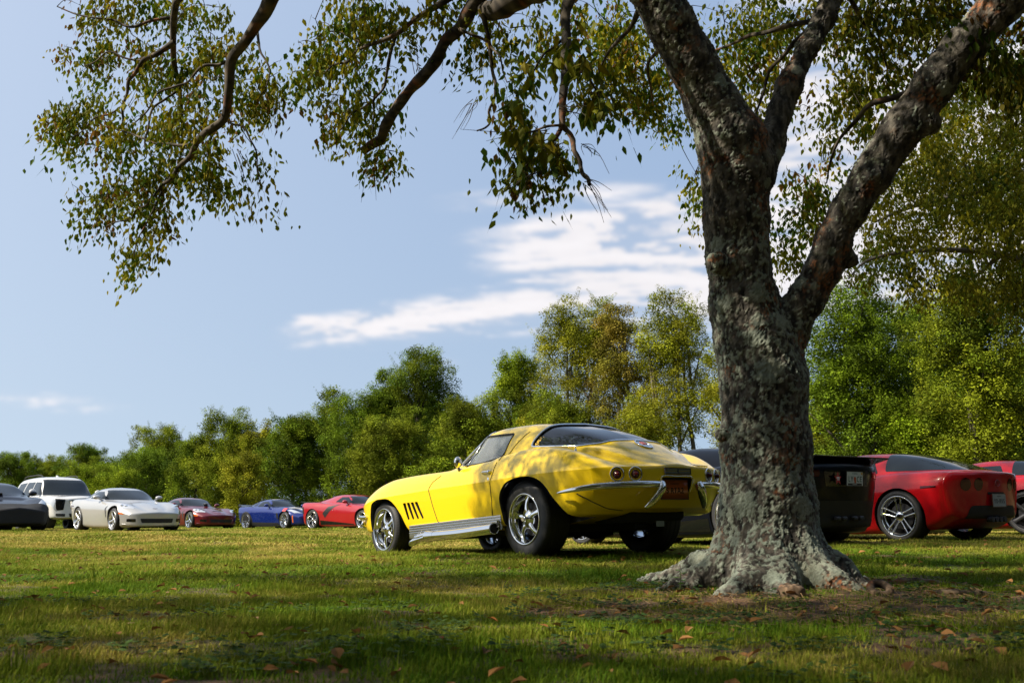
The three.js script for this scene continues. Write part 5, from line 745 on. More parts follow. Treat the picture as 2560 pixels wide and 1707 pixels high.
{
  const crown = sub('crown', hero), r = mulberry(31), sprays = [spray(1, 12, .25, .054), spray(2, 10, .19, .050), spray(3, 14, .31, .057)], lists = [[], [], []];
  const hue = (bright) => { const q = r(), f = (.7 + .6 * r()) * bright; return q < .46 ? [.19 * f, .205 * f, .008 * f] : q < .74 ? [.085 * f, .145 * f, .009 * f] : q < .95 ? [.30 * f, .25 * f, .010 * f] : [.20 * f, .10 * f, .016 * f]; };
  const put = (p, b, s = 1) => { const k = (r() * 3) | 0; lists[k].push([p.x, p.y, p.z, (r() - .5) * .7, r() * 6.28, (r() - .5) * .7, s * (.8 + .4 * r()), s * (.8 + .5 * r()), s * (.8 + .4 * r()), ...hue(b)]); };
  // each spray hangs on a twig that springs from the branch nearest to it, or from an earlier twig
  const twigs = [], link = (p) => { let best = null, bd = 1.1; for (const q of nodes) { const d = q.distanceTo(p); if (d < bd) { bd = d; best = q; } } if (!best || bd < .05) return; const mid = best.clone().lerp(p, .5).add(V((r() - .5) * bd * .3, bd * .12 + (r() - .5) * bd * .2, (r() - .5) * bd * .3)); twigs.push(tube([best, mid, p], (t) => lerp(.0035 + .004 * bd, .0012, t), 4, 7)); nodes.push(mid, p); };
  // [x, y, rx, ry, depth, sprays, brightness] in the 2352-pixel view
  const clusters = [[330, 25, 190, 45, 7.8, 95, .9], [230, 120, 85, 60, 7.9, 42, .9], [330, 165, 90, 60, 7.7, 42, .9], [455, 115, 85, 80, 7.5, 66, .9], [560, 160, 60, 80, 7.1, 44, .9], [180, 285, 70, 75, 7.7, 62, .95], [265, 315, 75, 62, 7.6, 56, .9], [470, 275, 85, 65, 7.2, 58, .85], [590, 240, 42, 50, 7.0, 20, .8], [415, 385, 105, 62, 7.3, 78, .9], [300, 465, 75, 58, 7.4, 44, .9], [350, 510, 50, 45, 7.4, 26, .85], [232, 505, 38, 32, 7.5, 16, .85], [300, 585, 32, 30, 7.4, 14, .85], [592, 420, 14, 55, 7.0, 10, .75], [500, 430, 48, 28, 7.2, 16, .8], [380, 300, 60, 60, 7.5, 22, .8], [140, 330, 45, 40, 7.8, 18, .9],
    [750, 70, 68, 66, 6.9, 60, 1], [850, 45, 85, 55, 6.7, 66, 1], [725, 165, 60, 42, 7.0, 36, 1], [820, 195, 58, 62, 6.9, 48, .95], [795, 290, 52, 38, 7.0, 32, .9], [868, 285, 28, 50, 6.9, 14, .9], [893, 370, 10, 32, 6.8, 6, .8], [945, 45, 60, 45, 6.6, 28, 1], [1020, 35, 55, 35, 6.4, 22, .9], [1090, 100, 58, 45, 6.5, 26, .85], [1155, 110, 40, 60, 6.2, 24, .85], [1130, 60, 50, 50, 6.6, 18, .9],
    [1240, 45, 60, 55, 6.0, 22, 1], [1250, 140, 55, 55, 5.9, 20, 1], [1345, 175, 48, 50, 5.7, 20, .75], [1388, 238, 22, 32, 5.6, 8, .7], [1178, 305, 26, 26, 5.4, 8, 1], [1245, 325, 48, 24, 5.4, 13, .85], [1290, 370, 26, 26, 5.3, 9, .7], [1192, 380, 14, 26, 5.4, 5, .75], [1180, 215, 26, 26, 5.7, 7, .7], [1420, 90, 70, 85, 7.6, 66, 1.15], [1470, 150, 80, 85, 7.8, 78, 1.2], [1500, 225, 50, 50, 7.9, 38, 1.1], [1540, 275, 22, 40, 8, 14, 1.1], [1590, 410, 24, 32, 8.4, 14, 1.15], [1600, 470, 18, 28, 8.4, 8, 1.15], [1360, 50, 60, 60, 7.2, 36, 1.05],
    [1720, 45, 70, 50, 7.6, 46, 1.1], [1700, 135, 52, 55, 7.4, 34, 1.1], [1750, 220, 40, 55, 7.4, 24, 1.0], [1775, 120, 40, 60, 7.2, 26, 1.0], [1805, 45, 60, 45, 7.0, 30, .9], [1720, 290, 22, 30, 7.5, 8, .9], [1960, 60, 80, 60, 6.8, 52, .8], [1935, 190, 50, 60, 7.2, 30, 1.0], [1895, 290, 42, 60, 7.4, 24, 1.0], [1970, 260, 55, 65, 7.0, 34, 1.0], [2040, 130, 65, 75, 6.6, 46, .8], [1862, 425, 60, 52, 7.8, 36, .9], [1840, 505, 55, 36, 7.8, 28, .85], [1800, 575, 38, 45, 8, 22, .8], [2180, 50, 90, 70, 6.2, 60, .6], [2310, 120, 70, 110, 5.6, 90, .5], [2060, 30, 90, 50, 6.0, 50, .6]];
  for (const [x, y, rx, ry, d, n, b] of clusters) {
    const total = n * (x < 700 ? .95 : x < 920 ? .85 : x < 1410 ? .48 : 1.05), groups = Math.max(2, Math.round(total / 6));
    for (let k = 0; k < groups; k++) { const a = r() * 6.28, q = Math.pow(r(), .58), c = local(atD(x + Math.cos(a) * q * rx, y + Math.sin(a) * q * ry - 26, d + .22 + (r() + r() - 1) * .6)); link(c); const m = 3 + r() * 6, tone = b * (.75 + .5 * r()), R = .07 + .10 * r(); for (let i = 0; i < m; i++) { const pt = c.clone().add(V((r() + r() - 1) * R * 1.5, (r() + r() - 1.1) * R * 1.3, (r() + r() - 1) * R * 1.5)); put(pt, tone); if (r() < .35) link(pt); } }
  }
  // the rest of the crown, overhead and to the left, in limbs' worth of loose masses with gaps between
  // the rest of the crown, overhead and behind: full, with gaps that let flecks of sun through to the grass
  const gaps = [[-2.6, -5.0, 1.6, .9], [.3, -5.2, .7, .25], [.42, -2.95, .75, .38], [-.5, -3.9, .7, .32], [4.2, -9.6, 2.2, 1.4], [-1.2, -6.5, 1.6, .5], [2.6, -7.7, 1.1, .5], [1.3, -4.5, .9, .25], [-1.3, -2.9, .45, .2], [2.6, -3.6, .45, .2], [4.2, -6.45, 1.4, .28], [-3.4, -6.6, 1.5, .8], [3.4, -5.0, .5, .2]];
  for (let i = 0; i < 20500; i++) {
    const x = lerp(-10, 9, r()), z = lerp(-7.6, 6, r()), y = lerp(3.6, 8.4, r() * r() * .7 + .12), el = (y - EYE) / Math.max(.3, -z), gx = x + 1.088 * y, gz = z - .147 * y, wob = .28 * n2(gx * 1.4, gz * 1.4) + .15 * n2(gx * 4, gz * 4);
    if (z < -1 && el < .60 + .012 * Math.abs(x)) continue; if (z < -6.2 && x < -3.2) continue;
    if (gz < -6.9 + .6 * n2(gx * .5, 3) && gx < 2.6 && r() < .97) continue;
    let open = fbm2(gx * .9 + 4, gz * 1.3, 2) > .27; for (const [a, b, c, d] of gaps) if (Math.hypot((gx - a) / c, (gz - b) / d) + wob < 1) open = true; if (open) continue;
    put(local(V(x, y, z)), .8, 1.7);
  }
  for (let i = 0; i < 9500; i++) { const x = lerp(-6, 3, r()), z = lerp(-16, -8, r()), y = lerp(6, 11.5, r()); if (y < EYE + -z * .62 + .012 * Math.abs(x) || fbm2((x + 1.09 * y) * .55 + 31, z * .55, 2) < -.14 + .1 * (r() - .5)) continue; if (x + 1.09 * y < 3.4 && r() < .93) continue; put(local(V(x, y, z)), .8, 1.7); }
  lists.forEach((l, i) => { const o = instanced('leaves', sprays[i], leafGreen, l, crown); o.userData.kind = 'stuff'; });
  // the nearest leaves, one by one, round the forked branch that hangs left of the trunk
  const one = [0, 1, 2, 3].map((k) => { const L = [], q = mulberry(60 + k); leafFaces(L, 0, 0, 0, .075 + .012 * k, .040 + .004 * k, 0, 0, 0, .2 + .1 * k); const g = new THREE.BufferGeometry(); g.setAttribute('position', new THREE.Float32BufferAttribute(L, 3)); g.computeVertexNormals(); return g; });
  const tints = [lin(.16, .17, .008), lin(.10, .13, .009), lin(.06, .10, .010), lin(.22, .18, .010), lin(.14, .15, .008)].map((c) => leafMat(c, .45, .55));
  const spotsAt = [[1205, 170, 45, 60], [1290, 130, 60, 60], [1345, 150, 45, 50], [1380, 225, 28, 35], [1185, 240, 24, 20], [1180, 300, 30, 25], [1240, 320, 50, 26], [1275, 370, 40, 26], [1320, 90, 60, 60], [1195, 390, 14, 26], [1360, 250, 30, 30]];
  for (let i = 0; i < 300; i++) { const [x, y, rx, ry] = spotsAt[i % spotsAt.length], m = part('leaf', one[(r() * 4) | 0], tints[(r() * 5) | 0], crown); m.position.copy(local(atD(x + (r() + r() - 1) * rx, y + (r() + r() - 1) * ry, 5.25 + (r() - .5) * .7))); m.rotation.set(.9 + (r() - .5) * 1.0, r() * 6.28, (r() - .5) * .8, 'YXZ'); }
  // bare dead twigs
  const tw = []; const twig = (x, y, dx, dy, d, n) => { for (let i = 0; i < n; i++) { const a = atD(x + (r() - .5) * 16, y + (r() - .5) * 16, d), b = atD(x + dx * (.5 + r()) + (r() - .5) * 50, y + dy * (.5 + r()) + (r() - .5) * 50, d + (r() - .5) * .4), m = a.clone().lerp(b, .5).add(V((r() - .5) * .04, (r() - .2) * .05, 0)); tw.push(tube([local(a), local(m), local(b)], (t) => lerp(.0028, .0010, t), 4, 6)); } };
  twig(1345, 415, 35, 60, 5.1, 9); twig(1290, 250, 70, 20, 5.2, 6); twig(1240, 390, -60, 50, 5.2, 8); twig(1290, 330, -120, 60, 5.2, 5); twig(845, 360, 0, 60, 6.9, 7); twig(780, 215, -40, 30, 7, 4); twig(1090, 230, -40, 60, 6.3, 7); twig(1260, 300, -90, 20, 5.2, 4); twig(960, 170, -10, -70, 6.6, 4); twig(540, 350, 40, 60, 7.1, 5); twig(300, 240, 30, -20, 7.5, 4); twig(1180, 300, -90, 0, 5.5, 2); twig(240, 420, 0, 40, 7.6, 4); twig(1340, 330, 40, 40, 5.2, 5);
  part('twigs', merge(twigs), std(lin(.030, .024, .018), .9), hero).userData.kind = 'stuff';
  part('dead_twigs', merge(tw), std(lin(.055, .045, .035), .9), hero).userData.kind = 'stuff';
}
// ---------------------------------------------------------------- trees behind the lawn
function clump(seed, n, rad, size) { const r = mulberry(seed), L = []; for (let i = 0; i < n; i++) { const u = r() * 2 - 1, a = r() * 6.28, q = rad * Math.cbrt(.15 + .85 * r()), s = Math.sqrt(1 - u * u); const l = size * (.7 + .7 * r()); leafFaces(L, Math.cos(a) * s * q, u * q * .8, Math.sin(a) * s * q, l, l * .62, r() * 6.28, (r() - .3) * 1.6, (r() - .5) * 1.2, .3); } const g = new THREE.BufferGeometry(); g.setAttribute('position', new THREE.Float32BufferAttribute(L, 3)); g.computeVertexNormals(); return g; }
const clumps = [clump(1, 44, .5, .135), clump(2, 36, .5, .15), clump(3, 52, .5, .12)];
const farLeaf = leafMat(0xffffff, .28, .8);
const farBark = std(lin(.075, .062, .050), .95), paleBark = std(lin(.15, .13, .11), .95);
const TONES = { green: [[.155, .225, .010], [.095, .150, .009]], dark: [[.085, .150, .009], [.165, .205, .010]], olive: [[.215, .245, .012], [.125, .175, .010]], yellow: [[.32, .31, .020], [.20, .23, .012]], bright: [[.16, .24, .009], [.21, .26, .011]], rust: [[.31, .235, .045], [.23, .22, .025]] };
// x, top and half width in the 2352-pixel view
function tree(label, x, top, hw, depth, tone, { low = .06, full = 1, blobs = 18, seed = 1, round = .5, trunks = 1, group, sparse = 0, name = 'tree' } = {}) {
  const r = mulberry(seed * 7919 + 13), p = atD(x, 1150, depth), gy = H(p.x, p.z), h = atD(x, top, depth).y - gy, w = hw / 2287 * depth, t = base(name); t.position.set(p.x, gy, p.z); tag(t, label, name === 'shrub' ? 'shrub' : 'tree', group);
  const list = [], centers = []; blobs = Math.round(blobs * 1.5);
  for (let i = 0; i < blobs; i++) { const v = i < 4 ? .86 - .05 * i : lerp(low, .92, r()), env = Math.pow(Math.max(0, 1 - Math.pow(Math.abs(v - .42) / .60, 2.2)), round), a = r() * 6.28, q = Math.sqrt(r()) * .78; const rb = w * (.26 + .22 * r()) * (v > .8 ? .7 : 1); centers.push([Math.cos(a) * q * env * w * .86, v * h, Math.sin(a) * q * env * w * .8, Math.min(rb, h * .22)]); }
  for (let i = 0; i < blobs; i++) { const v = lerp(.45, 1, r()), env = Math.pow(Math.max(0, 1 - Math.pow(Math.abs(v - .42) / .62, 2.2)), round), a = r() * 6.28; centers.push([Math.cos(a) * env * w * (.75 + .3 * r()), v * h, Math.sin(a) * env * w * .8, w * (.10 + .10 * r())]); }
  for (const c of centers) c[1] = Math.min(c[1], h - c[3] * .75);
  const size = clamp(w * .18, .50, 1.15), per = Math.max(30, 150 * full / blobs * (w * h) / (size * size) * .27);
  for (const [cx, cy, cz, rb] of centers) { const k = .50 + 1.0 * r(), mix = clamp(r() * 1.2 - .1); for (let i = 0, N = per * (rb < w * .21 ? .22 : 1); i < N; i++) { const u = r() * 2 - 1, a = r() * 6.28, s = Math.sqrt(1 - u * u), q = rb * (.55 + .6 * Math.sqrt(r())) * (1 + .25 * n3(u * 2, a, cx)); const y = cy + u * q * .85; if (y < .1) continue; const hx = cx + Math.cos(a) * s * q, hz = cz + Math.sin(a) * s * q; if (y > h * .12 && n3(hx * 1.5 / size * .6 + seed, y * 1.5 / size * .6, hz * 1.5 / size * .6) < -.36) continue; if (sparse && n3(cx + Math.cos(a) * 2 + y, y * .8, u * 2) < sparse) continue; const m = clamp(mix + (r() - .5) * .5), f = k * (.75 + .5 * r()), z = size * (.6 + .7 * r()); list.push([cx + Math.cos(a) * s * q, y, cz + Math.sin(a) * s * q, (r() - .5) * .8, r() * 6.28, (r() - .5) * .8, z, z, z, ...[0, 1, 2].map((c) => lerp(TONES[tone][0][c], TONES[tone][1][c], m) * f)]); } }
  // leading shoots break the outline
  for (let i = 0; i < blobs; i++) { const c = centers[(r() * centers.length) | 0], a = r() * 6.28, up = .35 + r(), k = .7 + .6 * r(), m = r(); let px = c[0] + Math.cos(a) * c[3] * .6, py = c[1] + c[3] * .6, pz = c[2] + Math.sin(a) * c[3] * .6; for (let j = 0; j < 6; j++) { const z = size * (.62 - .08 * j) * (.8 + .4 * r()), f = k * (.75 + .5 * r()); list.push([px, py, pz, r(), r() * 6.28, r(), z, z * 1.2, z, ...[0, 1, 2].map((q) => lerp(TONES[tone][0][q], TONES[tone][1][q], m) * f)]); px += Math.cos(a) * size * .22; pz += Math.sin(a) * size * .22; py += up * size * .30; if (py > h * 1.03) break; } }
  const third = [[], [], []]; list.forEach((v, i) => third[i % 3].push(v)); const crown = sub('crown', t); third.forEach((l, i) => { if (l.length) instanced('leaves', clumps[i], farLeaf, l, crown).userData.kind = 'stuff'; });
  for (let k = 0; k < trunks; k++) { const ox = (k - (trunks - 1) / 2) * w * .35 + (r() - .5) * w * .1, R = clamp(h * .020, .05, .26) * (trunks > 1 ? .7 : 1); const top2 = [ox + (r() - .5) * w * .4, h * .86, (r() - .5) * w * .3]; part('trunk', tube([V(ox, -.1, 0), V(ox + (r() - .5) * .3, h * .3, 0), V(lerp(ox, top2[0], .5) + (r() - .5) * .4, h * .58, top2[2] * .5), V(...top2)], (q) => R * (1 - .82 * q), 9, 30), sparse ? paleBark : farBark, t);
    for (let b = 0; b < 7; b++) { const c = centers[(r() * centers.length) | 0], y0 = clamp(c[1] - h * .22, h * .12, h * .75); part('limb', tube([V(ox, y0, 0), V(lerp(ox, c[0], .5), lerp(y0, c[1], .6), c[2] * .5), V(c[0], c[1] + c[3] * .4, c[2])], (q) => R * .42 * (1 - .75 * q), 6, 14), sparse ? paleBark : farBark, t); } }
  return t;
}
{
  const T = (label, ...a) => tree(label, ...a);
  T('small dark tree at the far left edge, low behind the navy car', 25, 1040, 62, 95, 'green', { seed: 1, blobs: 16 });
  T('small dull olive tree rising left of the white suv', 100, 1046, 58, 100, 'olive', { seed: 2 });
  T('dark pointed tree behind the roof of the white suv', 192, 1022, 66, 95, 'dark', { seed: 3, blobs: 20 });
  T('low yellow-green bush behind the white suv', 200, 1062, 70, 62, 'bright', { seed: 4, name: 'shrub', low: .1 });
  T('low bright bush right of the white suv roof', 270, 1075, 62, 60, 'bright', { seed: 41, name: 'shrub', low: .1 });
  T('thin-topped olive tree above the silver coupe', 352, 974, 72, 72, 'olive', { seed: 5, blobs: 22 });
  T('dark round tree below the thin-topped olive tree', 330, 1030, 85, 64, 'green', { seed: 6, blobs: 20 });
  T('dark green tree behind the maroon coupe', 440, 1000, 62, 60, 'dark', { seed: 7, blobs: 20 });
  T('brownish olive tree left of the middle of the treeline', 520, 940, 88, 58, 'olive', { seed: 8, blobs: 26 });
  T('low yellow tree standing behind the blue coupe', 556, 1040, 52, 50, 'yellow', { seed: 9, blobs: 18 });
  T('yellowish tree tall beside the brownish olive tree', 588, 962, 40, 56, 'yellow', { seed: 10, blobs: 14 });
  T('deep green tree above the blue coupe', 670, 948, 78, 52, 'dark', { seed: 11, blobs: 24 });
  T('dark tree with two pointed tops above the blue and red cars', 758, 892, 72, 52, 'dark', { seed: 12, blobs: 26, round: .8 });
  T('broad dark tree over the red mid-engine car', 820, 905, 92, 50, 'green', { seed: 13, blobs: 30 });
  T('tallest dark conical tree left of the yellow coupe roof', 962, 802, 110, 50, 'dark', { seed: 14, blobs: 34, round: .75 });
  T('dark tree shoulder left of the tallest conical tree', 885, 850, 62, 51, 'green', { seed: 15, blobs: 22, round: .7 });
  T('olive tree just in front of the tallest conical tree', 890, 960, 90, 44, 'olive', { seed: 16, blobs: 26 });
  T('mixed green tree over the yellow coupe door', 1075, 912, 90, 46, 'olive', { seed: 17, blobs: 28 });
  T('green shrub behind the hood of the yellow coupe', 985, 1062, 60, 34, 'bright', { seed: 18, blobs: 14, name: 'shrub' });
  T('rounded green tree just left of the tall yellow trees', 1195, 815, 82, 46, 'bright', { seed: 19, blobs: 24 });
  T('tall airy yellow-green tree above the yellow coupe roof', 1335, 690, 125, 44, 'yellow', { seed: 20, blobs: 34, sparse: -.25, trunks: 2 });
  T('brown thinning tree between two tall yellow-green trees', 1432, 700, 85, 42, 'rust', { seed: 21, blobs: 24, sparse: -.3, trunks: 2 });
  T('tall see-through yellow tree left of the lichen-covered trunk', 1560, 676, 110, 40, 'yellow', { seed: 22, blobs: 32, sparse: -.3, trunks: 3 });
  T('low olive tree behind the yellow coupe rear window', 1290, 900, 105, 42, 'olive', { seed: 23, blobs: 26 });
  T('low thin yellow tree behind the black sports car roof', 1480, 930, 100, 38, 'yellow', { seed: 24, blobs: 22, sparse: 0, trunks: 2 });
  T('yellow tree hidden behind the forked trunk', 1690, 760, 90, 38, 'yellow', { seed: 25, blobs: 26, sparse: -.2 });
  T('dense dark green tree right of the forked trunk', 1985, 652, 135, 30, 'green', { seed: 26, blobs: 42, full: 1.2 });
  T('tall dark tree between the two dense trees at right', 2110, 690, 105, 34, 'dark', { seed: 27, blobs: 28, trunks: 2 });
  T('large yellow-green tree at the right edge of the treeline', 2260, 640, 128, 27, 'olive', { seed: 28, blobs: 46, full: 1.2, low: .1 });
  T('low green tree over the red coupe roof', 2140, 900, 110, 29, 'bright', { seed: 29, blobs: 30, low: .12 });
  T('dark low tree behind the far right red car', 2330, 880, 90, 30, 'dark', { seed: 30, blobs: 26, low: .05 });
  T('low olive tree just right of the trunk base', 1915, 880, 75, 33, 'olive', { seed: 31, blobs: 22 });
  // a second, darker rank closes the gaps
  const r = mulberry(500); const back = [[-60, 1060, 70, 120], [60, 1075, 70, 120], [150, 1065, 80, 115], [260, 1050, 90, 105], [390, 1015, 90, 90], [480, 1010, 80, 85], [600, 1000, 90, 80], [700, 960, 90, 76], [900, 930, 110, 72], [1010, 900, 100, 70], [1120, 950, 100, 66], [1220, 930, 100, 64], [2060, 860, 110, 46], [2200, 830, 120, 44], [2330, 800, 120, 42], [2450, 760, 130, 40]];
  const behind = ['the navy car at the left edge', 'the low dull olive tree', 'the white suv roof rails', 'the low bright bush', 'the thin-topped olive tree', 'the maroon coupe', 'the low yellow tree', 'the deep green tree over the blue coupe', 'the tallest conical tree', 'the conical tree, showing on its right', 'the yellow coupe roof front', 'the rounded green tree', 'the dense tree right of the trunk', 'the red coupe roof', 'the far right red car', 'the level branches at the right edge'];
  back.forEach(([x, top, hw, d], i) => T('dark tree of the second rank, behind ' + behind[i], x, top, hw, d, i % 3 ? 'dark' : 'green', { seed: 60 + i, blobs: 22, low: .02 }));
  // the tree whose branches reach in from the right, beyond the old one
  const t = base('spreading_tree'), tp = atD(2680, 1150, 13.5); t.position.set(tp.x, H(tp.x, tp.z), tp.z); tag(t, 'tree with long level branches reaching in from the right edge, behind the forked trunk', 'tree');
  const loc = (x, y, d) => atD(x, y, d).sub(t.position), br = (n, pts, r0, r1) => part(n, tube(pts.map(([x, y, d]) => loc(x, y, d)), (q) => lerp(r0, r1, q), 8, 40), paleBark, t);
  part('trunk', tube([V(0, -.1, 0), V(-.1, 2, 0), V(.1, 4.5, .2), V(-.2, 7, 0), V(.1, 10, 0)], (q) => lerp(.32, .08, q), 14, 40), paleBark, t);
  br('limb', [[2680, 520, 13.5], [2500, 445, 13.2], [2352, 425, 13], [2200, 450, 12.8], [2080, 480, 12.6], [2010, 510, 12.5]], .09, .015); br('limb', [[2680, 690, 13.5], [2480, 640, 13], [2300, 585, 12.7], [2120, 575, 12.5], [1990, 600, 12.3], [1950, 640, 12.2]], .085, .012); br('limb', [[2680, 300, 13.5], [2450, 230, 13.2], [2300, 180, 13], [2200, 120, 12.8]], .10, .03); br('branch', [[2300, 585, 12.7], [2210, 660, 12.6], [2150, 690, 12.5]], .03, .006); br('branch', [[2300, 430, 13], [2200, 370, 12.8], [2120, 330, 12.7]], .03, .006); br('branch', [[2352, 425, 13], [2300, 520, 12.9], [2200, 560, 12.8]], .03, .006);
  const lists = [[], [], []], crown = sub('crown', t), sp = [spray(11, 16, .40, .078), spray(12, 14, .34, .072), spray(13, 18, .46, .080)];
  const cl = [[2110, 420, 100, 70, 70], [2240, 360, 120, 80, 110], [2310, 230, 70, 90, 70], [2150, 290, 85, 60, 55], [2060, 545, 75, 45, 44], [2190, 500, 110, 55, 80], [2310, 520, 70, 90, 90], [2105, 620, 60, 30, 22], [1985, 600, 40, 30, 14], [2240, 620, 110, 55, 70], [2330, 660, 60, 70, 60], [2020, 460, 45, 40, 18], [2200, 200, 60, 60, 30], [2400, 400, 80, 250, 150], [2290, 420, 90, 50, 50]];
  for (const [x, y, rx, ry, n] of cl) for (let k = 0; k < n / 3; k++) { const a = r() * 6.28, q = Math.sqrt(r()), c = loc(x + Math.cos(a) * q * rx, y + Math.sin(a) * q * ry - 8, 12.8 + (r() + r() - 1) * 2.2), R = .16 + .22 * r(), tone = .6 + .8 * r(), hue = r(), m = 4 + r() * 7; for (let i = 0; i < m; i++) { const f = tone * (.75 + .5 * r()), s = .6 + .4 * r(), h = clamp(hue + (r() - .5) * .4); lists[(r() * 3) | 0].push([c.x + (r() + r() - 1) * R * 1.8, c.y + (r() + r() - 1) * R * .8, c.z + (r() + r() - 1) * R * 1.8, (r() - .5) * .7, r() * 6.28, (r() - .5) * .7, s, s, s, lerp(.085, .26, h) * f, lerp(.13, .225, h) * f, .009 * f]); } }
  for (let i = 0; i < 900; i++) { const a = r() * 6.28, q = Math.sqrt(r()) * 4.5, s = 1.3 + .5 * r(); const x = Math.cos(a) * q + 1.6, z = Math.sin(a) * q; lists[(r() * 3) | 0].push([x, lerp(4, 10, r()), z, (r() - .5) * .7, r() * 6.28, 0, s, s, s, .07, .10, .015]); }
  lists.forEach((l, i) => { instanced('leaves', sp[i], leafGreen, l, crown).userData.kind = 'stuff'; });
}

// the wood that closes the field behind the viewpoint and far to the right
{
  const r = mulberry(901), L = []; for (let i = 0; i < 5200; i++) { const side = r() < .35; const x = side ? lerp(27, 42, r()) : lerp(-34, 42, r()), z = side ? lerp(-34, 16, r()) : lerp(15, 30, r()), top = 10 + 4 * n2(x * .12, z * .12); const y = r() * top, f = .7 + .6 * r(), s = 2.6 + 1.6 * r(); L.push([x, H(x, z) + y, z, r(), r() * 6.28, r(), s, s, s, .028 * f, .042 * f, .007 * f]); }
  tag(instanced('woodland', clumps[1], leafGreen, L), 'leafy wood closing the field behind the viewpoint and beyond the right edge', 'wood', null, 'stuff');
}
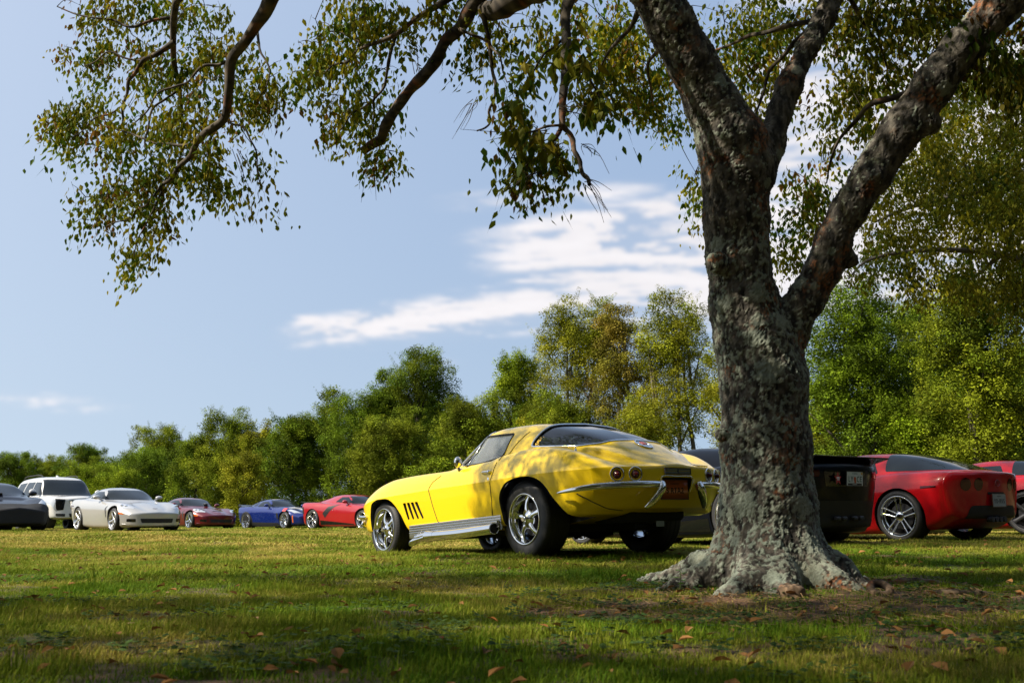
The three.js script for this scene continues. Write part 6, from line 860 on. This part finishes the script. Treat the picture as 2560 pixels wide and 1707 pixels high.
// ---------------------------------------------------------------- fallen leaves, weeds
{
  const r = mulberry(88), L = (k) => { const q = []; leafFaces(q, 0, 0, 0, .075, .045, 0, 0, 0, -.5 + .35 * k); const g = new THREE.BufferGeometry(); g.setAttribute('position', new THREE.Float32BufferAttribute(q, 3)); g.computeVertexNormals(); return g; }, shapes = [L(0), L(1), L(2)];
  const cols = [lin(.26, .105, .028), lin(.33, .17, .055), lin(.18, .065, .022), lin(.40, .26, .12), lin(.11, .055, .028)].map((c) => leafMat(c, .25, .7));
  const proto = base('fallen_leaf'); part('leaf_blade', shapes[1], cols[1], proto); part('leaf_stalk', tube([V(0, 0, 0), V(.004, .004, -.015), V(0, .006, -.03)], .0012, 4, 6), cols[4], proto);
  tag(proto, 'dry curled brown leaf lying on the lawn', 'leaf', 'dry fallen leaves on the lawn');
  const spotsD = [[290, 1460], [345, 1395], [650, 1480], [795, 1420], [440, 1330], [150, 1320], [700, 1380], [1070, 1310], [905, 1290], [620, 1345], [1290, 1395], [1345, 1435], [1420, 1535], [1270, 1385], [270, 1490], [120, 1530], [310, 1540], [560, 1380], [1000, 1360], [860, 1330], [1180, 1300], [380, 1380], [500, 1490], [935, 1420], [85, 1310], [1640, 1480], [2285, 1495], [2060, 1440], [1830, 1320], [1960, 1355], [1560, 1410], [1490, 1360], [2170, 1395], [1900, 1500], [730, 1545], [1010, 1500], [1120, 1450], [210, 1410], [40, 1440], [580, 1440], [1650, 1350], [1240, 1460], [1740, 1560], [2100, 1530], [820, 1500], [460, 1440], [980, 1270], [1150, 1350], [330, 1330], [1390, 1325]];
  spotsD.forEach(([x, y], i) => {
    let d = 3; for (let k = 0; k < 12; k++) { const p = atD(x, y, d); const g = H(p.x, p.z); d = clamp(d * (EYE - g) / Math.max(.02, EYE - p.y), 1.5, 14); }
    const p = atD(x, y, d), o = i ? proto.clone() : proto; if (i) { o.name = numbered('fallen_leaf'); scene.add(o); }
    o.children[0].geometry = shapes[(r() * 3) | 0]; o.children[0].material = cols[(r() * 5) | 0]; const s = .34 + .30 * r(); o.scale.setScalar(s); o.position.set(p.x, H(p.x, p.z) + .035 + .02 * r(), p.z); o.rotation.set((r() - .5) * .9, r() * 6.28, (r() - .5) * 1.0, 'YXZ');
  });
  const lists = [[], []]; for (let i = 0; i < 2600; i++) { const d = Math.sqrt(lerp(2.2, 150, r())), x = (r() * 2 - 1) * .58 * d, z = -d; if (r() > .35 + .65 * clamp(bare(x, z))) continue; const k = r(), s = .4 + .5 * r(), f = .7 + .6 * r(); lists[(r() * 2) | 0].push([x, H(x, z) + .012 + .02 * r(), z, (r() - .5) * .9, r() * 6.28, (r() - .5), s, s, s, lerp(.12, .34, k) * f, lerp(.06, .17, k) * f, lerp(.02, .06, k) * f]); }
  tag(instanced('leaf_litter', shapes[0], leafMat(0xffffff, .25, .7), lists[0].concat(lists[1])), 'small brown leaf litter scattered in the grass', 'leaf litter', null, 'stuff');
  // straw and twigs on the bare earth, creeping weeds round the roots
  const straw = []; for (let i = 0; i < 2600; i++) { const a = r() * 6.28, q = Math.sqrt(r()) * 1.9, x = TREE.x + .3 + Math.cos(a) * q, z = TREE.z + .8 + Math.sin(a) * q * .75; if (bare(x, z) < .25) continue; const f = .6 + .7 * r(); straw.push([x, H(x, z) + .006 + .012 * r(), z, (r() - .5) * .5, r() * 6.28, (r() - .5) * .4, 1, 1, .4 + r(), .24 * f, .15 * f, .07 * f]); }
  tag(instanced('straw', box(.0025, .0018, .08), std(0xffffff, .9), straw), 'dead straw and twiglets on the bare earth by the roots', 'straw', null, 'stuff');
  const weed = (() => { const q = [], k = mulberry(3); for (let i = 0; i < 9; i++) { const a = k() * 6.28, d = .01 + .045 * k(); leafFaces(q, Math.cos(a) * d, .015 + .03 * k(), Math.sin(a) * d, .024, .024, a, -.1 + .5 * k(), 0, .2); } const g = new THREE.BufferGeometry(); g.setAttribute('position', new THREE.Float32BufferAttribute(q, 3)); g.computeVertexNormals(); return g; })();
  const weeds = []; for (let i = 0; i < 800; i++) { const x = TREE.x + lerp(-1.6, 2.6, r()), z = TREE.z + lerp(-.3, 2.8, r()); if (n2(x * 1.6 + 8, z * 1.6) < .25 || Math.hypot(x - TREE.x, z - TREE.z) < .42) continue; const f = .7 + .6 * r(), s = .7 + .6 * r(); weeds.push([x, H(x, z), z, 0, r() * 6.28, 0, s, s, s, .035 * f, .075 * f, .016 * f]); }
  for (let i = 0; i < 900; i++) { const d = lerp(2, 5, r()), x = (r() * 2 - 1) * .55 * d, z = -d; if (n2(x * 1.1 + 18, z * 1.1) < .25) continue; const f = .7 + .6 * r(); weeds.push([x, H(x, z), z, 0, r() * 6.28, 0, 1, 1, 1, .05 * f, .09 * f, .016 * f]); }
  tag(instanced('weeds', weed, leafMat(0xffffff, .3, .7), weeds), 'creeping round-leaved weeds between the roots', 'weeds', null, 'stuff');
  // the sapling shoot at the left root
  const s = base('seedling'), x = TREE.x - .62, z = TREE.z + .40; s.position.set(x, H(x, z) + .02, z); tag(s, 'small bright green seedling growing against the left root of the tree', 'seedling');
  part('stem', tube([V(0, 0, 0), V(.006, .05, 0), V(.002, .11, .01)], .0022, 5, 8), leafMat(lin(.06, .10, .02), .1), s); for (let i = 0; i < 5; i++) { const q = []; leafFaces(q, 0, 0, 0, .055, .036, 0, 0, 0, .2); const g = new THREE.BufferGeometry(); g.setAttribute('position', new THREE.Float32BufferAttribute(q, 3)); g.computeVertexNormals(); const m = part('leaf', g, leafMat(lin(.05, .12, .015), .4), s); m.position.set(.003, .04 + i * .018, 0); m.rotation.set(.2 - r() * .6, i * 2.4, 0, 'YXZ'); }
}
renderer.render(scene, camera);
